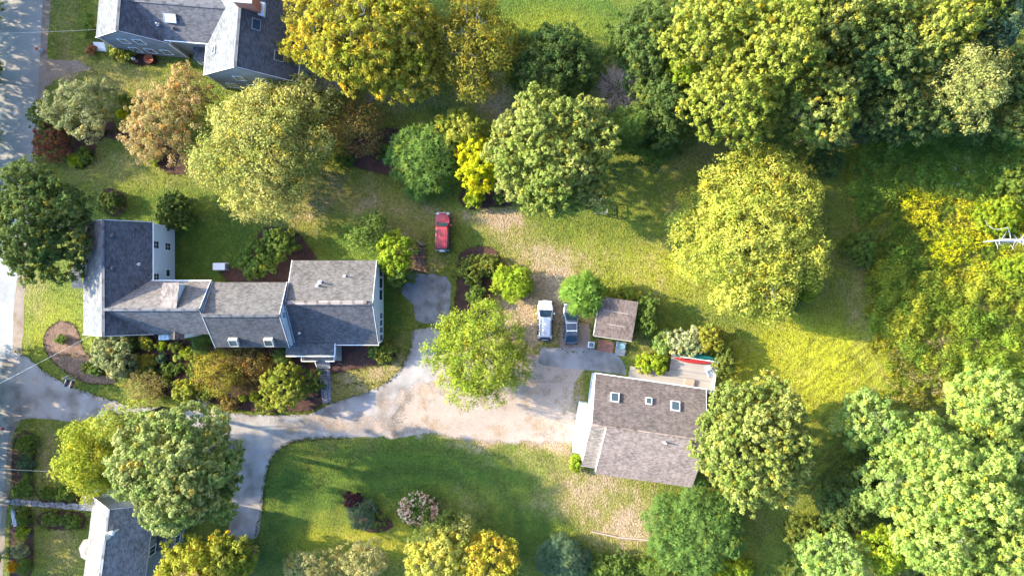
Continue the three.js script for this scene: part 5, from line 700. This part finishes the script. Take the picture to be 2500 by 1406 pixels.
// cottage garden rows and neighbours' beds
for (const [a, b, r, q, h, st, p, lb] of [[62, 1085, 22, 26, 1.4, 'shrub', 'leaf', 'rounded hedge bush at the north end of the cottage border'], [62, 1132, 15, 26, .9, 'shrub', 'blue', 'feathery grey-green perennials below the north hedge bush'], [64, 1168, 9, 20, .7, 'needle', 'leaf', 'thin row of catmint beside the cottage lawn'], [53, 1196, 21, 17, 1, 'shrub', 'frond', 'flowering green clump at the corner of the cottage path'], [118, 1206, 24, 16, 1, 'shrub', 'leaf', 'green rose clump on the north side of the cottage path'], [155, 1208, 26, 16, 1.1, 'shrub', 'leaf', 'green rose clump nearest the cottage porch'], [122, 1268, 26, 15, 1, 'shrub', 'leaf', 'green rose clump south of the cottage path'], [172, 1272, 26, 15, 1.1, 'shrub', 'leaf', 'green rose clump against the cottage front'], [55, 1262, 14, 22, 1, 'shrub', 'leaf', 'green clump in the south border of the cottage'], [52, 1300, 13, 18, .9, 'shrub', 'lime', 'yellowish clump in the south border of the cottage'], [48, 1342, 18, 22, .8, 'shrub', 'grey', 'greyish clump in the south border of the cottage'], [54, 1385, 16, 24, .9, 'needle', 'leaf', 'spiky green clump at the south end of the cottage border'], [32, 1384, 11, 14, .7, 'shrub', [[.6, .27, .01], [.55, .32, .01]], 'bright orange flowering clump in the cottage border'], [218, 70, 9, 38, 1.5, 'shrub', 'leaf', 'narrow green border along the shingled house'], [222, 122, 11, 13, 1, 'shrub', [[.4, .13, .12], [.2, .15, .06]], 'pink flowering plant at the corner of the shingled house'], [296, 124, 32, 18, 1.4, 'big', 'bright', 'yellow-green leafy bush below the shingled house windows']]) bush('border_plant', lb, a, b, r, q, h, .03, st, p);
// trees beyond the road that throw their shade over it
for (const [a, b, r, h, lb] of [[-110, -120, 75, 9, 'roadside tree beyond the road far north of the shingled house'], [-110, 20, 75, 9, 'roadside tree beyond the road opposite the shingled house'], [-110, 160, 75, 8.5, 'roadside tree beyond the road opposite the grey-green tree'], [-110, 300, 75, 8.5, 'roadside tree beyond the road opposite the red shrub'], [-115, 430, 75, 8, 'roadside tree beyond the road opposite the dark maple'], [-110, 880, 62, 7, 'roadside tree beyond the road opposite the driveway'], [-115, 990, 75, 7.5, 'roadside tree beyond the road opposite the driveway verge'], [-115, 1120, 75, 8, 'roadside tree beyond the road opposite the cottage border'], [-115, 1250, 75, 8, 'roadside tree beyond the road opposite the cottage'], [-115, 1390, 75, 8, 'roadside tree beyond the road south of the cottage'], [-270, -60, 95, 10.5, 'roadside tree beyond the road in the second row north of the shingled house'], [-270, 110, 95, 10, 'roadside tree beyond the road in the second row opposite the shingled house'], [-270, 270, 95, 10, 'roadside tree beyond the road in the second row opposite the red shrub'], [-270, 420, 85, 9.5, 'roadside tree beyond the road in the second row opposite the dark maple'], [-280, 930, 85, 9, 'roadside tree beyond the road in the second row opposite the driveway'], [-275, 1080, 90, 9.5, 'roadside tree beyond the road in the second row opposite the cottage border'], [-275, 1240, 90, 9.5, 'roadside tree beyond the road in the second row opposite the cottage'], [-30, -190, 90, 12, 'roadside tree north of the shingled house']]) tree('roadside_tree', lb, a, b, r, r, h, .3, 'airy', 'leaf', { dens: a < -200 ? 46 : 60, L: .42, W: .32, low: 1.9 });

// bare twiggy shrub, fallen branches, white snag
function twigs(name, label, c, n, rad, h, m, r0 = .02) {
  reseed(400 + n); const g = thing(name, label, 'dead shrub', c), st = [], tw = []; for (let i = 0; i < 9; i++) st.push(limb(V(rr(-.3, .3), 0, rr(-.3, .3)), V(rr(-1, 1) * rad * .5, h * rr(.4, .7), rr(-1, 1) * rad * .5), r0 * 2, r0, .1, 5, 4));
  for (let i = 0; i < n; i++) { const a = R() * 6.28, q = rad * Math.sqrt(R()), p = V(Math.cos(a) * q * .6, h * rr(.3, .8), Math.sin(a) * q * .6), d = V(Math.cos(a + rr(-.9, .9)), rr(-.1, .5), Math.sin(a + rr(-.9, .9))).multiplyScalar(rad * rr(.3, .75)); tw.push(limb(p, p.clone().add(d), r0 * .9, r0 * .3, .25, 3, 4)); }
  part('stem', st, m, g); part('twigs', tw, m, g).userData.kind = 'stuff'; return g;
}
twigs('bare_shrub', 'grey leafless twiggy shrub between the round maple and the wood', P(1512, 215, 3).setY(0), 420, 2.7, 4.2, mat(lin(.42, .32, .29), .9), .028);
twigs('fallen_branches', 'dead grey branches lying at the driveway edge of the front bed', P(492, 980), 70, 1.6, .8, M.greyBark, .022);
{
  const g = thing('white_snag', 'bleached white dead tree leaning out of the goldenrod', 'dead tree', P(2560, 600)), tr = [], br = []; reseed(88); const tip = P(2408, 590, 6).sub(P(2560, 600)), at = (px, py, h) => P(px, py, h).sub(P(2560, 600));
  tr.push(limb(V(0, 0, 0), at(2500, 588, 4.5), .3, .24, .02, 7, 5), limb(at(2500, 588, 4.5), at(2402, 591, 5.6), .24, .06, .04, 7, 5)); part('trunk', tr, M.paleBark, g);
  br.push(limb(at(2470, 585, 5), at(2462, 555, 6.2), .06, .035, .1, 5, 5), limb(at(2462, 555, 6.2), at(2406, 538, 6.8), .035, .015, .2, 5, 6), limb(at(2495, 588, 4.8), at(2475, 572, 6), .05, .02, .1, 4, 4), limb(at(2490, 590, 4.6), at(2512, 555, 6.4), .06, .02, .1, 5, 5), limb(at(2500, 592, 4.4), at(2440, 600, 5), .05, .015, .08, 4, 5)); for (let i = 0; i < 16; i++) { const s = at(rr(2430, 2500), rr(580, 600), rr(4.6, 5.6)); br.push(limb(s, s.clone().add(V(rr(-1.4, .6), rr(0, 1), rr(-1.3, 1.3))), .025, .007, .15, 4, 3)); } part('branch', br, M.paleBark, g);
}

// meadow weeds, goldenrod, wood-floor growth: nobody could count them
function weeds(name, label, poly, dens, h0, h1, pal, o = {}) {
  reseed(600 + poly.length + dens | 0); const xs = poly.map((p) => p[0]), ys = poly.map((p) => p[1]), x0 = Math.min(...xs), x1 = Math.max(...xs), y0 = Math.min(...ys), y1 = Math.max(...ys), A = (x1 - x0) * (y1 - y0) / 441, lv = new Leaves(A * dens | 0), pl = Array.isArray(pal) ? pal : PAL[pal], L = o.L ?? .2, W = o.W ?? .08;
  const inside = (x, y) => { let c = false; for (let i = 0, j = poly.length - 1; i < poly.length; j = i++) { const [a, b] = poly[i], [d, e] = poly[j]; if ((b > y) !== (e > y) && x < (d - a) * (y - b) / (e - b) + a) c = !c; } return c; };
  const n = A * dens / (o.per ?? 12);
  for (let i = 0; i < n; i++) {
    const px = rr(x0, x1), py = rr(y0, y1), p = P(px, py), w = fbm(p.x * .35, p.z * .35, 41, 3); if (!inside(px + 70 * (fbm(p.x * .3, p.z * .3, 51, 3) - .5), py + 70 * (fbm(p.x * .3, p.z * .3, 52, 3) - .5)) || fbm(p.x * .5, p.z * .5, 43 + (o.s ?? 0), 3) < (o.gap ?? .3)) continue;
    const h = h0 + (h1 - h0) * clamp(w * 1.6 - .3 + rr(-.2, .2)), base = lerp3(pl[Math.floor(R() * pl.length)], pl[Math.floor(clamp(fbm(p.x * .22, p.z * .22, 61, 3) * 2.4 - .7, 0, .99) * pl.length)], .6), tn = rr(.8, 1.2), lx = rr(-.25, .25), lz = rr(-.25, .25);
    for (let j = 0; j < (o.per ?? 12); j++) { const e = ball(), k = tn * rr(.8, 1.2), q = o.r ?? .22, y = Math.max(.03, h * rr(.35, 1.05)); lv.add(p.x + e[0] * q + lx * y, y, p.z + e[2] * q + lz * y, e[0] * .6, .7, e[2] * .6, e[0] + lx, rr(-.4, .9), e[2] + lz, L * rr(.7, 1.4), W * rr(.7, 1.3), [base[0] * k, base[1] * k, base[2] * k]); }
  }
  leafTotal += lv.n; const m = part(numbered(name), lv.geo(), leafMat, scene); m.userData = { label, category: 'ground plants', kind: 'stuff' }; return m;
}
weeds('undergrowth', 'tall mixed green weeds covering the eastern meadow', [[2060, 380], [2180, 330], [2540, 290], [2540, 940], [2300, 960], [2230, 1000], [2150, 960], [2130, 820], [2090, 680], [2130, 560], [2080, 470]], 140, .25, 1.3, 'weed', { L: .26, W: .1, r: .3, per: 18, gap: .3 });
weeds('undergrowth', 'leafy green scrub tangled through the eastern meadow', [[2120, 640], [2200, 600], [2300, 700], [2400, 670], [2540, 680], [2540, 920], [2300, 950], [2200, 830], [2130, 790]], 250, .5, 2.3, [[.16, .26, .035], [.26, .33, .04], [.2, .25, .04], [.38, .38, .045], [.11, .18, .03]], { L: .24, W: .12, r: .6, per: 60, gap: .46, s: 14 });
weeds('undergrowth', 'shaded leafy scrub between the goldenrod and the wood', [[2090, 380], [2200, 345], [2540, 310], [2540, 520], [2400, 480], [2200, 450], [2120, 520], [2100, 640], [2070, 480]], 240, .4, 1.7, [[.14, .24, .04], [.2, .28, .05], [.11, .18, .035], [.27, .29, .06]], { L: .24, W: .12, r: .6, per: 60, gap: .38, s: 15 });
bush('golden_bush', 'big lime-yellow bush beside the bleached dead tree', 2440, 525, 62, 40, 2.4, .1, 'shrub', 'lime'); bush('golden_bush', 'lime-yellow scrub below the bleached dead tree', 2470, 655, 46, 36, 2, .1, 'shrub', 'lime'); bush('green_bush', 'shaded green bush at the frame edge above the lime-yellow ones', 2490, 445, 50, 50, 2.6, .1, 'shrub', 'leaf');
weeds('goldenrod', 'bright yellow goldenrod patch in the eastern meadow', [[2165, 440], [2260, 470], [2400, 480], [2540, 520], [2540, 690], [2400, 680], [2300, 700], [2260, 600], [2210, 540]], 120, .9, 1.7, [[.54, .53, .02], [.44, .47, .02], [.24, .32, .03], [.62, .55, .04], [.48, .48, .02]], { L: .2, W: .1, gap: .34, s: 4 });
weeds('dry_weeds', 'pale brown dry seed heads at the corner of the sunlit meadow', [[2150, 850], [2300, 820], [2320, 900], [2290, 1010], [2180, 990], [2150, 930]], 110, .6, 1.3, 'weedDry', { L: .17, W: .09, gap: .3, s: 8 });
weeds('goldenrod', 'narrow yellow fringe along the edge of the sunlit meadow', [[2140, 800], [2175, 800], [2180, 1000], [2240, 1030], [2150, 1030]], 80, .4, .9, 'weedYellow', { gap: .4, s: 9 });
weeds('undergrowth', 'dark low growth on the floor of the wood', [[1470, 60], [1640, -20], [2540, -20], [2540, 330], [2200, 350], [1960, 330], [1700, 340], [1560, 420], [1480, 330], [1440, 200]], 34, .2, 1.2, 'deep', { L: .3, W: .14, gap: .2 });
weeds('undergrowth', 'dark low growth beneath the pale trees', [[2060, 1060], [2200, 1060], [2540, 960], [2540, 1440], [1880, 1440], [1960, 1280], [2040, 1200]], 40, .2, 1, 'deep', { L: .3, W: .14, gap: .25 });
weeds('white_flowers', 'scattered white flower heads in the shaded meadow', [[2300, 380], [2380, 370], [2370, 440], [2300, 470]], 10, .9, 1.3, [[.5, .52, .45], [.4, .45, .36]], { L: .12, W: .1, gap: .45, r: .16, s: 3 });
weeds('undergrowth', 'weedy growth along the bottom edge below the garage', [[1440, 1340], [1700, 1370], [1980, 1380], [1980, 1440], [1420, 1440]], 60, .1, .7, 'leaf', { gap: .25, s: 6 });

// short turf: tufts of blades on the lawns, uncountable
{
  reseed(4242); const isPaved = (px, py) => (px < 130 - py * .08) || false, lv = new Leaves(200000);
  const blocks = [[[10, 868], [60, 868], [150, 933], [260, 974], [520, 1003], [765, 1008], [945, 930], [1000, 850], [1005, 809], [1068, 806], [1130, 830], [1290, 735], [1308, 850], [1530, 850], [1530, 916], [1400, 930], [1402, 1040], [1385, 1085], [1260, 1074], [1040, 1064], [850, 1068], [692, 1088], [646, 1175], [624, 1312], [556, 1312], [562, 1150], [540, 1060], [215, 1030], [60, 1022], [10, 1040]], [[978, 668], [1104, 668], [1100, 796], [1010, 790]], ...beds.map((b) => b[0]), [[1371, 790], [1440, 792], [1440, 851], [1366, 849]]];
  const inP = (poly, x, y) => { let c = false; for (let i = 0, j = poly.length - 1; i < poly.length; j = i++) { const [a, b] = poly[i], [d, e] = poly[j]; if ((b > y) !== (e > y) && x < (d - a) * (y - b) / (e - b) + a) c = !c; } return c; };
  for (let i = 0; i < 56000; i++) {
    const px = rr(20, 2200), py = rr(-20, 1426); if (isPaved(px, py) || blocks.some((b) => inP(b, px, py))) continue; const p = P(px, py), rich = field(LUSH, px, py), dry = field(DRY, px, py), gold = field(GOLD, px, py); if (R() < dry * .55 || fbm(p.x * .6, p.z * .6, 71, 3) < .36) continue;
    const meadow = px > 1400 && py > 560 && py < 1030 ? 1 : 0, h = rr(.04, .1) + meadow * rr(.02, .1), base = gold > .4 ? lerp3([.24, .25, .02], [.36, .35, .03], R()) : lerp3(lerp3([.075, .125, .01], [.16, .18, .022], R()), [.26, .21, .1], clamp(dry * .6 * R() * 1.6)), lx = rr(-.6, .6), lz = rr(-.6, .6);
    for (let j = 0; j < 5; j++) { const a = R() * 6.28, k = rr(.75, 1.25), ex = Math.cos(a), ez = Math.sin(a); lv.add(p.x + ex * .06, h * .55, p.z + ez * .06, -ez, .25, ex, ex * .5 + lx, 1, ez * .5 + lz, h * 1.3, .045, base.map((c) => c * k)); }
  }
  // grass creeping over the edges of the paving and the beds
  for (const b of blocks.slice(1)) { const o = outline(b, .05, true, .16); for (const [x, z] of o) { if (R() < .35) continue; const dx = rr(-.16, .16), dz = rr(-.16, .16), h = rr(.08, .16), base = lerp3([.1, .14, .02], [.22, .19, .06], R() * .8); for (let j = 0; j < 7; j++) { const a = R() * 6.28, k = rr(.75, 1.25), ex = Math.cos(a), ez = Math.sin(a); lv.add(x + dx + ex * .08, h * .5, z + dz + ez * .08, -ez, .4, ex, ex, .8, ez, h * 1.5, .06, base.map((c) => c * k)); } } }
  for (const [x, z] of outline([[34, 856], [60, 868], [100, 902], [150, 933], [200, 954], [260, 974], [310, 988], [400, 998], [520, 1003], [620, 1012], [700, 1014], [765, 1008], [800, 988], [850, 972], [900, 956], [945, 930], [985, 890], [1002, 850], [1006, 809], [1002, 850], [985, 890], [945, 930]], .1, true, .14).concat(outline([[850, 1068], [740, 1074], [692, 1088], [664, 1118], [646, 1175], [636, 1250], [624, 1312], [636, 1250], [646, 1175], [664, 1118], [692, 1088], [740, 1074]], .1, true, .14))) { const dx = rr(-.2, .2), dz = rr(-.2, .2), h = rr(.06, .14), base = lerp3([.1, .14, .02], [.22, .19, .06], R()); for (let j = 0; j < 6; j++) { const a = R() * 6.28, k = rr(.75, 1.25), ex = Math.cos(a), ez = Math.sin(a); lv.add(x + dx + ex * .08, h * .5, z + dz + ez * .08, -ez, .4, ex, ex, .8, ez, h * 1.5, .06, base.map((c) => c * k)); } }
  const m = part(numbered('grass'), lv.geo(), leafMat, scene); m.userData = { label: 'short uneven tufts of grass all over the lawns', category: 'grass', kind: 'stuff' };
}
console.log('leaves', leafTotal);
renderer.render(scene, camera);
